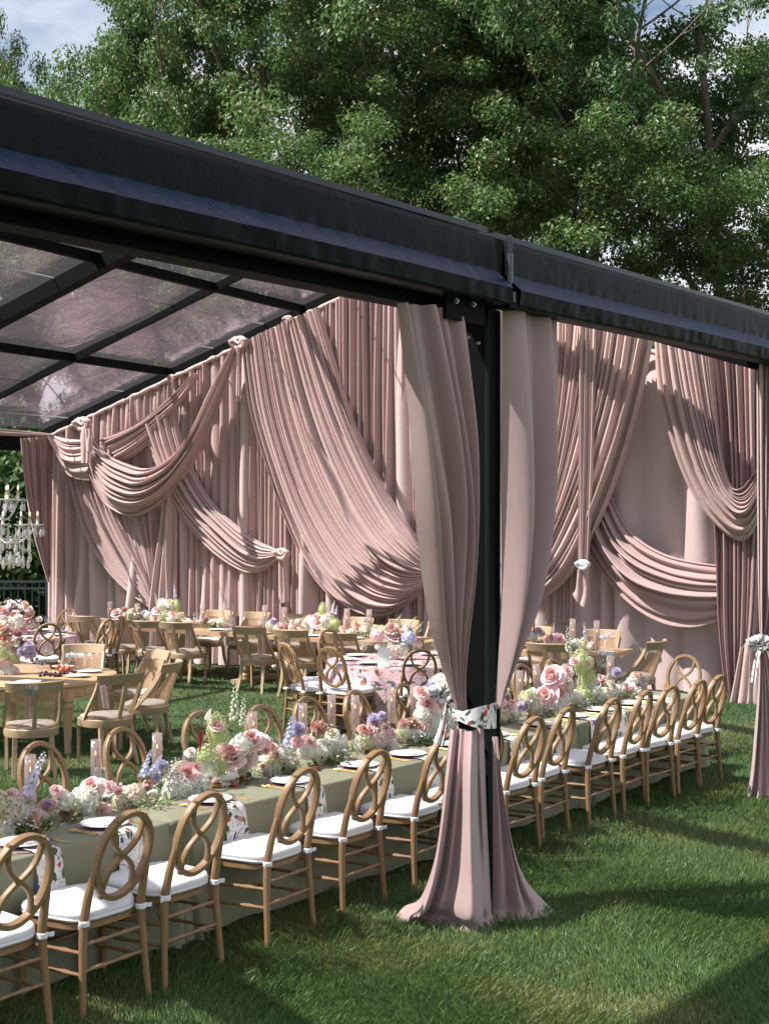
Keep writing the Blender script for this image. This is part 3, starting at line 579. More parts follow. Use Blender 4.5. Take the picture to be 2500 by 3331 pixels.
drape('sash_tail', [[sash_pt(960, 1515, .1), sash_pt(950, 1560, .12), sash_pt(936, 1600, .12)], [sash_pt(970, 1520, .1), sash_pt(966, 1565, .10), sash_pt(958, 1612, .10)]], 2, .03, TC, M['floral_white'], cur, seed=46)
# right edge curtain on the next post
cur2 = tag(empty('post_curtain', G(2470, 2600)), 'mauve curtain cut by the right edge of the picture with a floral bow', 'curtain')
dR = G(2460, 2595).y
def R_(pts): return [D(x*K, y*K, dR) for x, y in pts]
drape('curtain_panel', [R_([(1632, 745), (1633, 900), (1634, 1100), (1636, 1280), (1640, 1385)]), R_([(1655, 745), (1655, 900), (1654, 1100), (1650, 1280), (1645, 1385)]), R_([(1690, 745), (1690, 900), (1685, 1100), (1670, 1280), (1652, 1385)]), R_([(1730, 745), (1728, 900), (1710, 1100), (1685, 1280), (1658, 1385)])], 7, .11, Vector((-.2, -.97, 0)), M['drape_pale'], cur2, seed=51, nt=50, per=12)
drape('curtain_skirt', [R_([(1638, 1398), (1636, 1480), (1628, 1580), (1620, 1670)])+[G(1611*K, 1719*K)], R_([(1644, 1398), (1646, 1480), (1645, 1580), (1642, 1670)])+[G(1640*K, 1724*K)], R_([(1650, 1398), (1665, 1480), (1680, 1580), (1690, 1670)])+[G(1700*K, 1726*K)], R_([(1658, 1398), (1690, 1480), (1720, 1580), (1745, 1670)])+[G(1770*K, 1722*K)]], 8, .11, Vector((-.2, -.97, 0)), M['drape_pale'], cur2, seed=52, nt=50, per=12, env=lambda t, a: .4+.8*t)
knot(D(1640*K, 1390*K, dR-.12), .16, M['floral_white'], cur2, nrm=TC, side=Vector((1, 0, 0)), nm='sash_knot')
drape('sash_tail', [[D(x*K, y*K, dR-.15) for x, y in ((1634, 1398), (1625, 1435), (1619, 1472))], [D(x*K, y*K, dR-.17) for x, y in ((1642, 1398), (1636, 1435), (1630, 1484))]], 2, .03, TC, M['floral_white'], cur2, seed=53)
# ---------------------------------------------------------------- furniture prototypes (local: the sitter faces +y)
def ring_path(rx, rz, n, f): return [f(rx*math.sin(2*math.pi*k/n), rz*math.cos(2*math.pi*k/n)) for k in range(n)]
def make_loop_chair():
    root = empty('loop_back_chair'); wd = M['wood']
    zc, rx, rz, yb = .693, .157, .190, -.215
    def rec(x, z): return Vector((x, yb-(z-.46)*.27+.02*(1-(x/.17)**2)*0, z))      # reclined back plane
    sect = [(-.010, -.0145), (.010, -.0145), (.013, -.006), (.013, .006), (.010, .0145), (-.010, .0145), (-.013, .006), (-.013, -.006)]
    mb = MB(); mb.tube([rec(x, zc+z) for x, z in [(rx*math.sin(2*math.pi*k/40), rz*math.cos(2*math.pi*k/40)) for k in range(40)]], 1, 8, sect=[(p*1.12, q*1.18) for p, q in sect], up=Vector((0, 1, .2)), closed=True)
    mb.build('oval_back', wd, root)
    for sg in (-1, 1):
        mb = MB(); pts = []
        for k in range(21):
            t = k/20; z = rz*math.cos(math.pi*(.14+.72*t))*1.03; xx = .088*math.tanh(2.3*math.cos(math.pi*t))/.98
            pts.append(rec(sg*xx, zc+z)+Vector((0, .0015*sg, 0)))
        mb.tube(pts, 1, 8, sect=[(p*.85, q*.82) for p, q in sect], up=Vector((0, 1, .2))); mb.build('crossing_slat', wd, root)
    for sg in (-1, 1):                      # rear leg and post in one sweep
        mb = MB(); pts = [Vector((sg*.200, -.240, 0)), Vector((sg*.190, -.226, .18)), Vector((sg*.178, -.216, .34)), Vector((sg*.172, -.216, .44)), rec(sg*.168, .54), rec(sg*.164, .61), rec(sg*.157, .68)]
        mb.tube(pts, [.0145, .0165, .0195, .0205, .0195, .017, .010], 10); mb.build('rear_leg', wd, root)
        mb = MB(); prof = [(.012, 0), (.0165, .06), (.0175, .30), (.0205, .31), (.0205, .318), (.0165, .326), (.0205, .334), (.0205, .342), (.0175, .35), (.0185, .39)]
        mb.lathe(prof, 10, (sg*.185, .165, 0)); mb.build('front_leg', wd, root)
        for z in (.19, .285):
            mb = MB(); n = 11; pts = [Vector((sg*(.184+.001*k/10), -.225+.39*k/10, z+.012*(1-k/10))) for k in range(n)]
            mb.tube(pts, [.0085+(.004 if k in (3, 7) else 0) for k in range(n)], 8); mb.build('side_stretcher', wd, root)
    for y, z in ((-.218, .33), (.165, .24), (-.224, .22)):
        mb = MB(); pts = [Vector((-.175+.35*k/10, y, z)) for k in range(11)]; mb.tube(pts, [.0085+(.004 if k in (3, 7) else 0) for k in range(11)], 8); mb.build('cross_stretcher', wd, root)
    def outline(k, n, sx=.205, sy=.2, grow=0):
        a_ = 2*math.pi*k/n; c_, s_ = math.cos(a_), math.sin(a_); e = .55
        x = math.copysign(abs(c_)**e, c_)*(sx+grow); y = math.copysign(abs(s_)**e, s_)*(sy+grow)
        x *= 1+.09*(y/sy)
        return x, y-.01
    mb = MB(); n = 32
    rows = [[(*outline(k, n, grow=g), z) for k in range(n)] for g, z in ((-.199, .38), (-.012, .38), (0, .386), (0, .407), (-.012, .413), (-.199, .413))]
    mb.grid(rows, closev=True); mb.build('seat_frame', wd, root)
    mb = MB(); rows = [[(*outline(k, n, grow=g), z+(.0015*math.sin(k*.9) if g > -.05 else 0)) for k in range(n)] for g, z in ((-.19, .414), (-.006, .414), (.004, .420), (.010, .426), (.011, .430), (.005, .433), (.009, .440), (.010, .452), (.004, .464), (-.012, .471), (-.05, .475), (-.12, .478), (-.199, .479))]
    mb.grid(rows, closev=True); cu = mb.build('seat_cushion', M['white_cloth'], root, auto=0)
    for sg in (-1, 1):
        mb = MB(); mb.tube([Vector((sg*.172, -.218, z)) for z in (.410, .414, .432, .436)], [.020, .0245, .025, .021], 10)
        mb.bar(Vector((sg*.185, -.225, .426)), Vector((sg*.222, -.235, .420)), .004, .018); mb.build('cushion_tie', M['white_cloth'], cu)
    root['category'] = 'chair'; return root

def make_cane_chair():
    root = empty('cane_back_chair'); wd = M['wood_pale']
    def bk(phi, z):                         # point on the barrel back; phi from rear centre
        t = (z-.44)/.45; r = .235+.045*t; return Vector((r*1.02*math.sin(phi), -r*.78*math.cos(phi)-.02-.13*t, z))
    mb = MB(); rows = []
    for k in range(21):
        phi = R(-62+124*k/20); p = []
        for dz, dr in ((.80, -.012), (.895, -.016), (.905, 0), (.895, .014), (.80, .012), (.80, -.012)):
            q = bk(phi, dz); o_ = Vector((math.sin(phi), -math.cos(phi), 0)); p.append(q+o_*dr)
        rows.append(p)
    mb.grid(rows); mb.f.append((0, 1, 2, 3, 4)); mb.f.append(tuple(20*6+j for j in (4, 3, 2, 1, 0))); mb.m += [0, 0]; mb.build('top_rail', wd, root)
    for sg in (-1, 1):                      # sweeping side stile
        mb = MB(); pts = []
        for k in range(9):
            t = k/8; z = .82-(.82-.45)*t; phi = R(sg*(60+42*t**1.7)); pts.append(bk(phi, z)+Vector((0, .02*t, 0)))
        mb.tube(pts, 1, 4, sect=[(-.02, -.013), (.02, -.013), (.02, .013), (-.02, .013)], up=Vector((sg*.9, .3, 0))); mb.build('side_stile', wd, root)
    mb = MB(); mb.tube([bk(0, .82)+Vector((0, -.004, 0)), bk(0, .6)+Vector((0, -.004, 0)), bk(0, .44)+Vector((0, -.004, 0))], 1, 4, sect=[(-.019, -.012), (.019, -.012), (.019, .012), (-.019, .012)], up=Vector((0, 1, .2))); mb.build('centre_splat', wd, root)
    mb = MB(); rows = [[bk(R(-60-34*j/8+(120+68*j/8)*k/20), .815-.365*j/8)+Vector((0, .006, 0)) for j in range(9)] for k in range(21)]
    mb.grid(rows, uvs=[(k*.028, j*.045) for k in range(21) for j in range(9)]); mb.build('cane_panel', M['cane'], root)
    def ol(k, n, g=0):
        a_ = 2*math.pi*k/n; x = math.cos(a_); y = math.sin(a_)
        if y > 0: return (math.copysign(abs(x)**.45, x)*(.245+g), abs(y)**.45*(.235+g))
        return (x*(.245+g), y*(.235+g))
    n = 32; mb = MB(); rows = [[(*ol(k, n, g), z) for k in range(n)] for g, z in ((-.04, .375), (0, .375), (.002, .38), (.002, .445), (-.01, .455), (-.23, .455))]; mb.grid(rows, closev=True); mb.build('seat_frame', wd, root)
    mb = MB(); rows = [[(*ol(k, n, g), z) for k in range(n)] for g, z in ((-.03, .45), (-.018, .46), (-.02, .472), (-.04, .486), (-.10, .498), (-.22, .503))]; mb.grid(rows, closev=True); mb.build('seat_cushion', m_seat, root, auto=0)
    for sx in (-1, 1):
        mb = MB(); mb.bar(Vector((sx*.205, .195, .38)), Vector((sx*.20, .205, 0)), .03, .03); mb.build('leg', wd, root)
        mb = MB(); mb.tube([Vector((sx*.165, -.155, .38)), Vector((sx*.172, -.175, .2)), Vector((sx*.19, -.24, 0))], [1, .95, .75], 4, sect=[(-.021, -.018), (.021, -.018), (.021, .018), (-.021, .018)], up=Vector((0, 1, 0))); mb.build('leg', wd, root)
    root['category'] = 'chair'; return root
m_seat = m_cloth('linen seat', (.60, .54, .48), .03, .05, .1)
YAW = math.atan2(U.y, U.x)

# ---------------------------------------------------------------- long sage table
TV0, TV1, TZ = 5.18, 6.06, .634
joints = [2.9, 5.08, 7.33, 9.23, 11.3]
VE = 'of the long sage green table'
def cloth_table(u0, u1, idx):
    L = u1-u0; Wd_ = TV1-TV0; n = 26; rr = random.Random(idx)
    t = tag(empty('banquet_table', UV((u0+u1)/2, (TV0+TV1)/2)), 'folding table hidden under the %s length of green cloth from the left' % ORD[idx], 'table', 'folding tables hidden under the green cloths')
    mb = MB(); mb.box((0, 0, TZ-.03), (L-.06, Wd_-.05, .03)); o = mb.build('tabletop', M['wood_top'], t, smooth=False)
    t.rotation_euler.z = YAW
    for sx in (-1, 1):
        for sy in (-1, 1):
            mb = MB(); mb.tube([(sx*(L/2-.15), sy*(Wd_/2-.15), 0), (sx*(L/2-.15), sy*(Wd_/2-.15), TZ-.04)], .016, 8); mb.build('leg', M['green_black'], t)
    # cloth: outline rings pushed outward with folds at the corners
    def per(nu, nv):
        P = []
        for k in range(nu): P.append((u0+L*k/nu, TV0, 0, -1))
        for k in range(nv): P.append((u1, TV0+Wd_*k/nv, 1, 0))
        for k in range(nu): P.append((u1-L*k/nu, TV1, 0, 1))
        for k in range(nv): P.append((u0, TV1-Wd_*k/nv, -1, 0))
        return P
    P = per(60, 36); m = len(P); rows = []
    def fold(k):
        u, v = P[k][0], P[k][1]; c = min(math.hypot(u-a_, v-b_) for a_ in (u0, u1) for b_ in (TV0, TV1)); return math.exp(-(c/.14)**2)
    ez = .003*(idx % 2); levels = [(-.5, TZ+.004+ez), (-.008, TZ+.004+ez), (ez, TZ+ez), (.004+ez, TZ-.012), (.010, .5), (.016, .33), (.022, .17), (.026, .035)]
    for g, z in levels:
        row = []
        for k in range(m):
            u, v, nu_, nv_ = P[k]; dn = max(0, (TZ-z)/TZ)
            if g < -.1:
                row.append(UV(min(max(u, u0+.3), u1-.3), (TV0+TV1)/2, z)); continue
            f = fold(k)*dn*(.6+.4*math.cos(k*2.1)); wv = .006*dn*math.sin(k*.7+idx)+.010*dn*math.sin(k*.23+idx*2)
            gg = g+f*.10+wv
            cu = (u-(u0+u1)/2); cv = (v-(TV0+TV1)/2)
            uu = u+nu_*gg+(math.copysign(f*.05, cu) if nu_ == 0 else 0); vv = v+nv_*gg+(math.copysign(f*.06, cv) if nv_ == 0 else 0)
            row.append(UV(uu, vv, z+(.0 if z > .1 else .006*math.sin(k*.5))))
        rows.append(row)
    mb = MB(); mb.grid(rows, closev=True); o = mb.build('tablecloth', M['sage'], None, auto=0)
    tag(o, 'sage green floor-length tablecloth, %s length of the long table from the left' % ORD[idx], 'tablecloth', 'green cloths on the long table')
    return o
for i in range(4): cloth_table(joints[i]-.012, joints[i+1]+.012, i)
# gathered drops at the joints
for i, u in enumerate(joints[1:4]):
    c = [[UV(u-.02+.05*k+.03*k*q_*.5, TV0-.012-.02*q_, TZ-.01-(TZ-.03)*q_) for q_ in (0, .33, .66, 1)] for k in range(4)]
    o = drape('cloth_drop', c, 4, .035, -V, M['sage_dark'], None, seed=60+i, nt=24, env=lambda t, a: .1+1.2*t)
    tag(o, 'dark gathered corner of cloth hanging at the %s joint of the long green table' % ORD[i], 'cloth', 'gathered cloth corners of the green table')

# near row of chairs: left rear feet read from the photograph
chair0 = make_loop_chair()
# seat centre from left rear foot: the sitter faces +V, chair x axis = U
feetpx = [(238, 3325), (503, 3220), (834, 3084), (1087, 2984), (1317, 2902)]
us = []
for x, y in feetpx: p = G(x, y); us.append((p.dot(U)+.20, p.dot(V)+.195))
us.insert(0, (us[0][0]-.56, us[0][1])); 
a0 = us[-1][0]
rest = [(1734, 2743), (1893, 2692), (2002, 2650), (2096, 2620), (2189, 2589), (2258, 2563)]
ur = [(G(x, y).dot(U)+.20, G(x, y).dot(V)+.195) for x, y in rest]
mid = [(a0+(ur[0][0]-a0)*k/3, 5.03) for k in (1, 2)]
near = us+mid+ur
names_near = ['cut by the left edge of the picture', 'with its seat near the left edge', 'third along the near side', 'fourth along the near side', 'fifth along the near side', 'just left of the tied curtain', 'mostly hidden behind the tied curtain', 'just right of the black post'] + ['%s to the right of the black post, near side' % ORD[k] for k in range(1, 6)]+['last and farthest of the near side']
rj = random.Random(5)
for i, (u, v) in enumerate(near):
    spawn(chair0, UV(u, v), YAW+R(rj.uniform(-5, 5)), 'oak loop-back chair, '+names_near[i], 'loop-back chairs along the near side of the long table')
# far row
farpx = [(146, 2420), (415, 2372), (655, 2322), (858, 2300), (1010, 2272), (1175, 2249)]
fu = [(G(x, y, .885)) for x, y in farpx]; fu = [(p.dot(U), p.dot(V)-.27) for p in fu]
while fu[-1][0] < 10.7: fu.append((fu[-1][0]+.56, fu[0][1]+.0))
for i, (u, v) in enumerate(fu):
    spawn(chair0, UV(u, v), YAW+math.pi+R(rj.uniform(-6, 6)), 'loop-back chair %s from the left behind the long green table' % ORD[i], 'loop-back chairs along the far side of the long table')
spawn(chair0, UV(11.75, 5.65), YAW+R(90), 'pale loop-back chair at the right end of the long green table', 'loop-back chair at the table end')

# ---------------------------------------------------------------- round tables with printed cloths
def round_table(c, r, label, angs, clabel, seat_r=.98, th0=0):
    t = tag(empty('round_table', c), label, 'table', 'round tables under printed cloths')
    mb = MB(); mb.lathe([(.01, .62), (r-.02, .62), (r-.02, .645), (.01, .645)], 40); mb.build('tabletop', M['wood_top'], t)
    mb = MB(); mb.lathe([(.25, 0), (.25, .03), (.05, .08), (.04, .6), (.2, .62)], 16); mb.build('pedestal', M['green_black'], t)
    n = 144; rows = []
    for g, z in ((-r+.01, .657), (-.4, .657), (-.02, .657), (0, .652), (.006, .63), (.03, .48), (.05, .27), (.065, .02)):
        dn = (.657-z)/.657
        rows.append([((r+g+dn*.045*math.sin(k*2*math.pi/n*13+1)*(.6+.4*math.sin(k*.21)))*math.cos(2*math.pi*k/n), (r+g+dn*.045*math.sin(k*2*math.pi/n*13+1)*(.6+.4*math.sin(k*.21)))*math.sin(2*math.pi*k/n), z) for k in range(n)])
    uv = []
    for (g, z) in ((-r+.01, 0), (-.4, 0), (-.02, 0), (0, 0), (.006, .02), (.03, .2), (.05, .45), (.065, .73)):
        for k in range(n):
            a_ = 2*math.pi*k/n
            if z == 0: uv.append(((r+g)*math.cos(a_), (r+g)*math.sin(a_)))
            else: uv.append((r*min(a_, 2*math.pi-a_)*1.0+3, z))
    mb = MB(); mb.grid(rows, closev=True, uvs=uv); o = mb.build('tablecloth', M['floral_pink'], None, auto=0, loc=c)
    o.rotation_euler.z = th0
    tag(o, label.replace('round table under a', 'floor-length').replace('round table under', 'floor-length'), 'tablecloth', 'printed pink round tablecloths')
    for i, ang in enumerate(angs):
        a_ = R(ang); p = Vector(c)+Vector((math.cos(a_), math.sin(a_), 0))*seat_r
        spawn(chair0, p, a_+math.pi/2+math.pi*0+R(rj.uniform(-5, 5)), 'loop-back chair with white cushion at the %s, %s' % (clabel, ('its left side', 'its near left side', 'its near side', 'its far left side', 'its near right side', 'its right side')[i] if i < 6 else 'its far side'), 'loop-back chairs at the round tables')
RT = (.16, 14.85, 0)
round_table(RT, .76, 'round table under a pink botanical cloth left of the tied curtain', [], '', th0=R(-90))
for ang, dist, lb in ((186, .86, 'turned side-on at its left'), (212, 1.02, 'leftmost and edge-on'), (237, .95, 'in front of the floral cloth'), (128, .95, 'beyond its left edge'), (278, .98, 'beside the tied curtain'), (322, .95, 'behind the post'), (40, .95, 'beyond its right side')):
    a_ = R(ang); spawn(chair0, (RT[0]+math.cos(a_)*dist, RT[1]+math.sin(a_)*dist, 0), a_+math.pi/2, 'loop-back chair at the middle round table, '+lb, 'loop-back chairs at the middle round table')
RL = (-4.62, 17.9, 0)
round_table(RL, .76, 'round table under a pink botanical cloth at the far left', [], '', th0=R(-90))
for ang, lb in ((300, 'in front of the cloth'), (338, 'at its near right'), (12, 'turned half away on its right'), (356, 'edge-on at its right'), (74, 'beyond the table')):
    a_ = R(ang); spawn(chair0, (RL[0]+math.cos(a_)*1.02, RL[1]+math.sin(a_)*1.02, 0), a_+math.pi/2, 'loop-back chair at the far left round table, '+lb, 'loop-back chairs at the far left round table')

# ---------------------------------------------------------------- fluted wooden table at the left
FT = Vector((-3.85, 13.5, 0)); FL, FW = 1.28, .92; FY = R(-8)
ft = tag(empty('fluted_wood_table', FT, FY), 'rounded light wood dining table with a fluted apron at the left', 'table')
def stad(k, n, g=0):
    a_ = 2*math.pi*k/n; c_, s_ = math.cos(a_), math.sin(a_); return (math.copysign(abs(c_)**.75, c_)*(FL+g), math.copysign(abs(s_)**.75, s_)*(FW+g))
n = 96; mb = MB(); mb.grid([[(*stad(k, n, g), z) for k in range(n)] for g, z in ((-.9, .66), (-.01, .66), (0, .655), (0, .628), (-.01, .622), (-.3, .622))], closev=True); mb.build('tabletop', M['wood_top'], ft)
n = 240; mb = MB(); mb.grid([[(*stad(k, n, -.05+(.008 if k % 4 < 2 and .53 < z < .604 else 0)), z) for k in range(n)] for z in (.622, .610, .60, .532, .525, .51)], closev=True); mb.build('apron', M['wood_bowl' if 0 else 'wood_top'], ft)
for k in (.08, .42, .58, .92, .25, .75):
    x, y = stad(int(k*96), 96, -.09); mb = MB(); mb.lathe([(.03, 0), (.034, .03), (.028, .05), (.045, .38), (.048, .42), (.058, .43), (.058, .45), (.043, .46), (.043, .475), (.058, .49), (.06, .61)], 12, (x, y, 0)); mb.build('leg', M['wood_top'], ft)
cane0 = make_cane_chair(); CS = .9
def cane(p, face, label, group='cane-backed chairs'):
    spawn(cane0, (p[0], p[1], 0), math.atan2(face[1], face[0])-math.pi/2, label, group, scale=CS)
gl_ = 'cane-backed chairs round the fluted table'
cane((-2.95, 11.9), (-.35, .94), 'cane-backed chair with a pink throw over its back, nearest the left edge', gl_)
cane((-2.42, 12.45), (-.66, .75), 'cane-backed chair beside the hanging lilac runner of the fluted table', gl_)
cane((-2.22, 13.25), (-.97, .15), 'cane-backed chair in profile on the lawn, rightmost at the fluted table', gl_)
cane((-2.45, 14.05), (-.80, -.6), 'cane-backed chair at the far right corner of the fluted table', gl_)
cane((-3.15, 14.65), (-.05, -1), 'cane-backed chair facing us across the fluted table', gl_)
# ---------------------------------------------------------------- trestle tables along the back
r_ = Vector((.83, -.558, 0)); q_ = Vector((.558, .83, 0)); TR0 = Vector((2.3, 15.25, 0))
def trestle(s0, s1, idx):
    c = TR0-r_*((s0+s1)/2)+q_*.45; t = tag(empty('trestle_table', c, math.atan2(r_.y, r_.x)), 'light wood table on turned baluster legs, %s from the right along the back' % ORD[idx], 'table', 'baluster tables along the back wall')
    L = s1-s0; mb = MB(); mb.box((0, 0, .635), (L, .9, .05)); mb.build('tabletop', M['wood_top'], t, smooth=False)
    for sx in (-1, 1):
        mb = MB(); mb.box((sx*(L/2-.38), 0, .03), (.12, .82, .06)); mb.build('foot_beam', M['wood_top'], t, smooth=False)
        for sy in (-.2, .2):
            mb = MB(); mb.lathe([(.055, .06), (.055, .11), (.04, .13), (.06, .18), (.032, .26), (.042, .29), (.042, .31), (.08, .38), (.085, .43), (.045, .50), (.036, .55), (.05, .60), (.05, .61)], 14, (sx*(L/2-.38), sy, 0)); mb.build('baluster', M['wood_top'], t)
    return t
segs = [(0, 2.2), (2.35, 4.55), (4.72, 6.9)]
for i, (s0, s1) in enumerate(segs): trestle(s0, s1, i)
far_c = [((-3.95, 19.3), (.5, .86)), ((-3.4, 18.75), (.45, .88)), ((-3.0, 18.45), (.42, .9)), ((-2.54, 18.2), (.38, .92)), ((-1.55, 17.45), (.40, .92)), ((-1.02, 17.05), (.40, .92)), ((-.44, 16.65), (.40, .92)), ((.35, 16.1), (.5, .86)), ((1.1, 15.6), (.5, .86)), ((1.82, 15.3), (.42, .9))]
dsc = ['leftmost of the row', 'second of the row', 'third of the row', 'beside the gap between two tables', 'just right of the gap between two tables', 'behind the leftmost side-on loop-back chair', 'behind the middle round table', 'hidden by the tied curtain', 'hidden by the black post', 'right of the black post']
for i, (p, f) in enumerate(far_c): cane(p, f, 'cane-backed chair, near side of the back tables, '+dsc[i], 'cane-backed chairs on the near side of the back tables')
cane(TR0+r_*.22+q_*.45, -r_, 'cane-backed chair in profile at the right end of the back tables', 'cane-backed chair at the table end')
for i, s in enumerate((.6, 1.5, 2.8, 3.4, 4.1, 5.1, 5.8, 6.5)):
    cane(TR0-r_*s+q_*1.15, -q_, 'cane-backed chair %s from the right, between the back tables and curtain wall' % ORD[i], 'cane-backed chairs on the far side of the back tables')
# ---------------------------------------------------------------- flower heads (meshes shared by every copy)
def mesh_of(mbx, name, mats):
    o = mbx.build(name, mats, None, auto=0); me = o.data; bpy.data.objects.remove(o); return me
def rose_mesh(seed, mats, full=1.0, rings=((.16, .78, 3, 40), (.30, .80, 4, 32), (.48, .72, 5, 22), (.70, .56, 5, 12), (.98, .30, 6, 0))):
    rr = random.Random(seed); mb = MB()
    for q, (rt, h, n, cl) in enumerate(rings):
        off = rr.uniform(0, 6.28)
        for i in range(n):
            a0 = off+i*2*math.pi/n+rr.uniform(-.2, .2); w = math.pi/n*1.45; sc = rr.uniform(.88, 1.14); P = []
            curl = rr.uniform(.05, .16)
            for s_ in range(7):
                s = s_/3-1; row = []
                for t_ in range(6):
                    t = t_/5; wt = w*(math.sin(math.pi*(.12+.6*t))**.6)
                    r = (.10+(rt*sc-.10)*t**.8)*(1-.10*s*s*t); z = h*sc*(t**.75)*(1-.16*s*s)-(curl*.9 if q > 1 else .02)*max(t-.72, 0)*3.2
                    r += curl*max(t-.7, 0)*(1.4 if q > 1 else .2); jr = .025*math.sin(5*s+i)*t
                    a = a0+s*wt
                    row.append(((r+jr)*math.cos(a), (r+jr)*math.sin(a), z-.15*q*.3+.03*math.sin(7*s+q)*t))
                P.append(row)
            mb.grid(P, 0 if q > 1 else 1)
    mb.ball((0, 0, .32), .12, 8, 1)
    return mesh_of(mb, 'rose', mats)
def fib(n, lim=.85):
    out = []
    for i in range(n):
        z = 1-(1+lim)*i/n; r = math.sqrt(max(0, 1-z*z)); a = i*2.39996; out.append(Vector((r*math.cos(a), r*math.sin(a), z)))
    return out
def basis(d):
    x = d.cross(Vector((.3, .5, .8))).normalized(); return x, d.cross(x)
def hyd_mesh(seed, mats, n=100, sz=.26, el=1.0):
    rr = random.Random(seed); mb = MB()
    for d in fib(n):
        rad = rr.uniform(.84, 1.08); p = Vector((d.x*rad, d.y*rad, d.z*rad*el)); dd = (d+Vector((rr.uniform(-.25, .25), rr.uniform(-.25, .25), rr.uniform(-.15, .3)))).normalized(); x, y = basis(dd); a0 = rr.uniform(0, 1.57); s = sz*rr.uniform(.8, 1.2)
        for k in range(4):
            a = a0+k*math.pi/2; u = x*math.cos(a)+y*math.sin(a); v = y*math.cos(a)-x*math.sin(a)
            mb.add([p, p+u*s*.55-v*s*.42+dd*s*.12, p+u*s*1.05+dd*s*rr.uniform(-.1, .25), p+u*s*.55+v*s*.42+dd*s*.12], [(0, 1, 2, 3)], 0 if rr.random() < .85 else len(mats)-1)
    mb.ball((0, 0, 0), .66, 10, 0, sz=el)
    return mesh_of(mb, 'hydrangea', mats)
def carn_mesh(seed, mats):
    rr = random.Random(seed); mb = MB()
    for d in fib(60, .2):
        x, y = basis(d); x = (x*math.cos(rr.uniform(0, 6))+y*math.sin(rr.uniform(0, 6))).normalized(); y = d.cross(x); P = []
        for i in range(5):
            s = i/2-1; P.append([d*.2+x*s*.1, d*.65+x*s*.22+y*.04*math.sin(i*2.1), d*rr.uniform(.9, 1.05)+x*s*.34+y*.09*(1 if i % 2 else -1)])
        mb.grid(P, 0 if rr.random() < .7 else len(mats)-1)
    return mesh_of(mb, 'carnation', mats)
def spike_mesh(seed, mats, n=44, fl=.062, stem=1.0):
    """stem of unit height with florets on the upper two thirds"""
    rr = random.Random(seed); mb = MB(); mb.tube([(0, 0, 0), (.02, 0, .5), (.05, .02, 1)], [.012, .010, .005], 6, 1)
    for i in range(n):
        t = i/n; z = .3+.68*t; a = i*2.4; s = fl*(1.1-t*.7)*rr.uniform(.7, 1.3); p = Vector((.03*z+math.cos(a)*s*.9, .01+math.sin(a)*s*.9, z)); d = Vector((math.cos(a), math.sin(a), .5)).normalized(); x, y = basis(d)
        if t > .82: mb.ball(p, s*.5, 6, 0)
        else:
            for k in range(5):
                b = k*1.2566; u = x*math.cos(b)+y*math.sin(b); v = y*math.cos(b)-x*math.sin(b); mb.add([p-d*s*.1, p+u*s*.5-v*s*.35+d*s*.3, p+u*s+d*s*.25, p+u*s*.5+v*s*.35+d*s*.3], [(0, 1, 2, 3)], 0)
    return mesh_of(mb, 'delphinium', mats)
def bell_mesh(seed, mats):
    rr = random.Random(seed); mb = MB(); mb.tube([(0, 0, 0), (.01, 0, .5), (.03, .0, 1)], [.008, .006, .004], 6, 1)
    for i in range(26):
        t = i/26; z = .35+.64*t; a = i*2.4; s = .036*(1.1-t*.8); mb.ball((.02+math.cos(a)*(.02+s), math.sin(a)*(.02+s), z), s, 7, 0, sz=1.15)
    for i in range(3): mb.tube([(0, 0, .3+.1*i), (.07*math.cos(i*2), .07*math.sin(i*2), .45+.15*i)], [.005, .003], 5, 1)
    return mesh_of(mb, 'bell_spike', mats)
def leaf_add(mb, p, d, n_, L, w, mi=0):
    s = d.cross(n_).normalized(); mb.add([p, p+d*L*.35+s*w-n_*w*.25, p+d*L, p+d*L*.35-s*w-n_*w*.25, p+d*L*.4+n_*w*.15], [(0, 1, 4), (1, 2, 4), (2, 3, 4), (3, 0, 4)], mi)
def foliage_mesh(seed, mats, n=90, flat=.45):
    rr = random.Random(seed); mb = MB()
    for i in range(n):
        a = rr.uniform(0, 6.28); r = rr.uniform(.1, .95); p = Vector((math.cos(a)*r, math.sin(a)*r, rr.uniform(0, flat)*(1-r*.5))); d = Vector((math.cos(a)+rr.uniform(-.7, .7), math.sin(a)+rr.uniform(-.7, .7), rr.uniform(-.1, .8))).normalized(); leaf_add(mb, p, d, Vector((rr.uniform(-.3, .3), rr.uniform(-.3, .3), 1)), rr.uniform(.18, .4), rr.uniform(.05, .09), rr.randrange(len(mats)))
    return mesh_of(mb, 'foliage', mats)
def filler_mesh(seed, mats, n=46):
    rr = random.Random(seed); mb = MB()
    for i in range(n):
        a = rr.uniform(0, 6.28); r = rr.uniform(0, .9); z = rr.uniform(.15, .75)*(1-r*.4); p = Vector((math.cos(a)*r, math.sin(a)*r, z)); mb.tube([p*.6, p], .008, 4, len(mats)-1)
        x, y = basis(Vector((math.cos(a)*.5, math.sin(a)*.5, .8)).normalized()); s = rr.uniform(.05, .12); mi = rr.randrange(len(mats)-1)
        for k in range(5):
            b = k*1.2566; u = x*math.cos(b)+y*math.sin(b); v = y*math.cos(b)-x*math.sin(b); mb.add([p, p+u*s*.5-v*s*.4+Vector((0, 0, s*.2)), p+u*s, p+u*s*.5+v*s*.4+Vector((0, 0, s*.2))], [(0, 1, 2, 3)], mi)
    return mesh_of(mb, 'small_blossoms', mats)
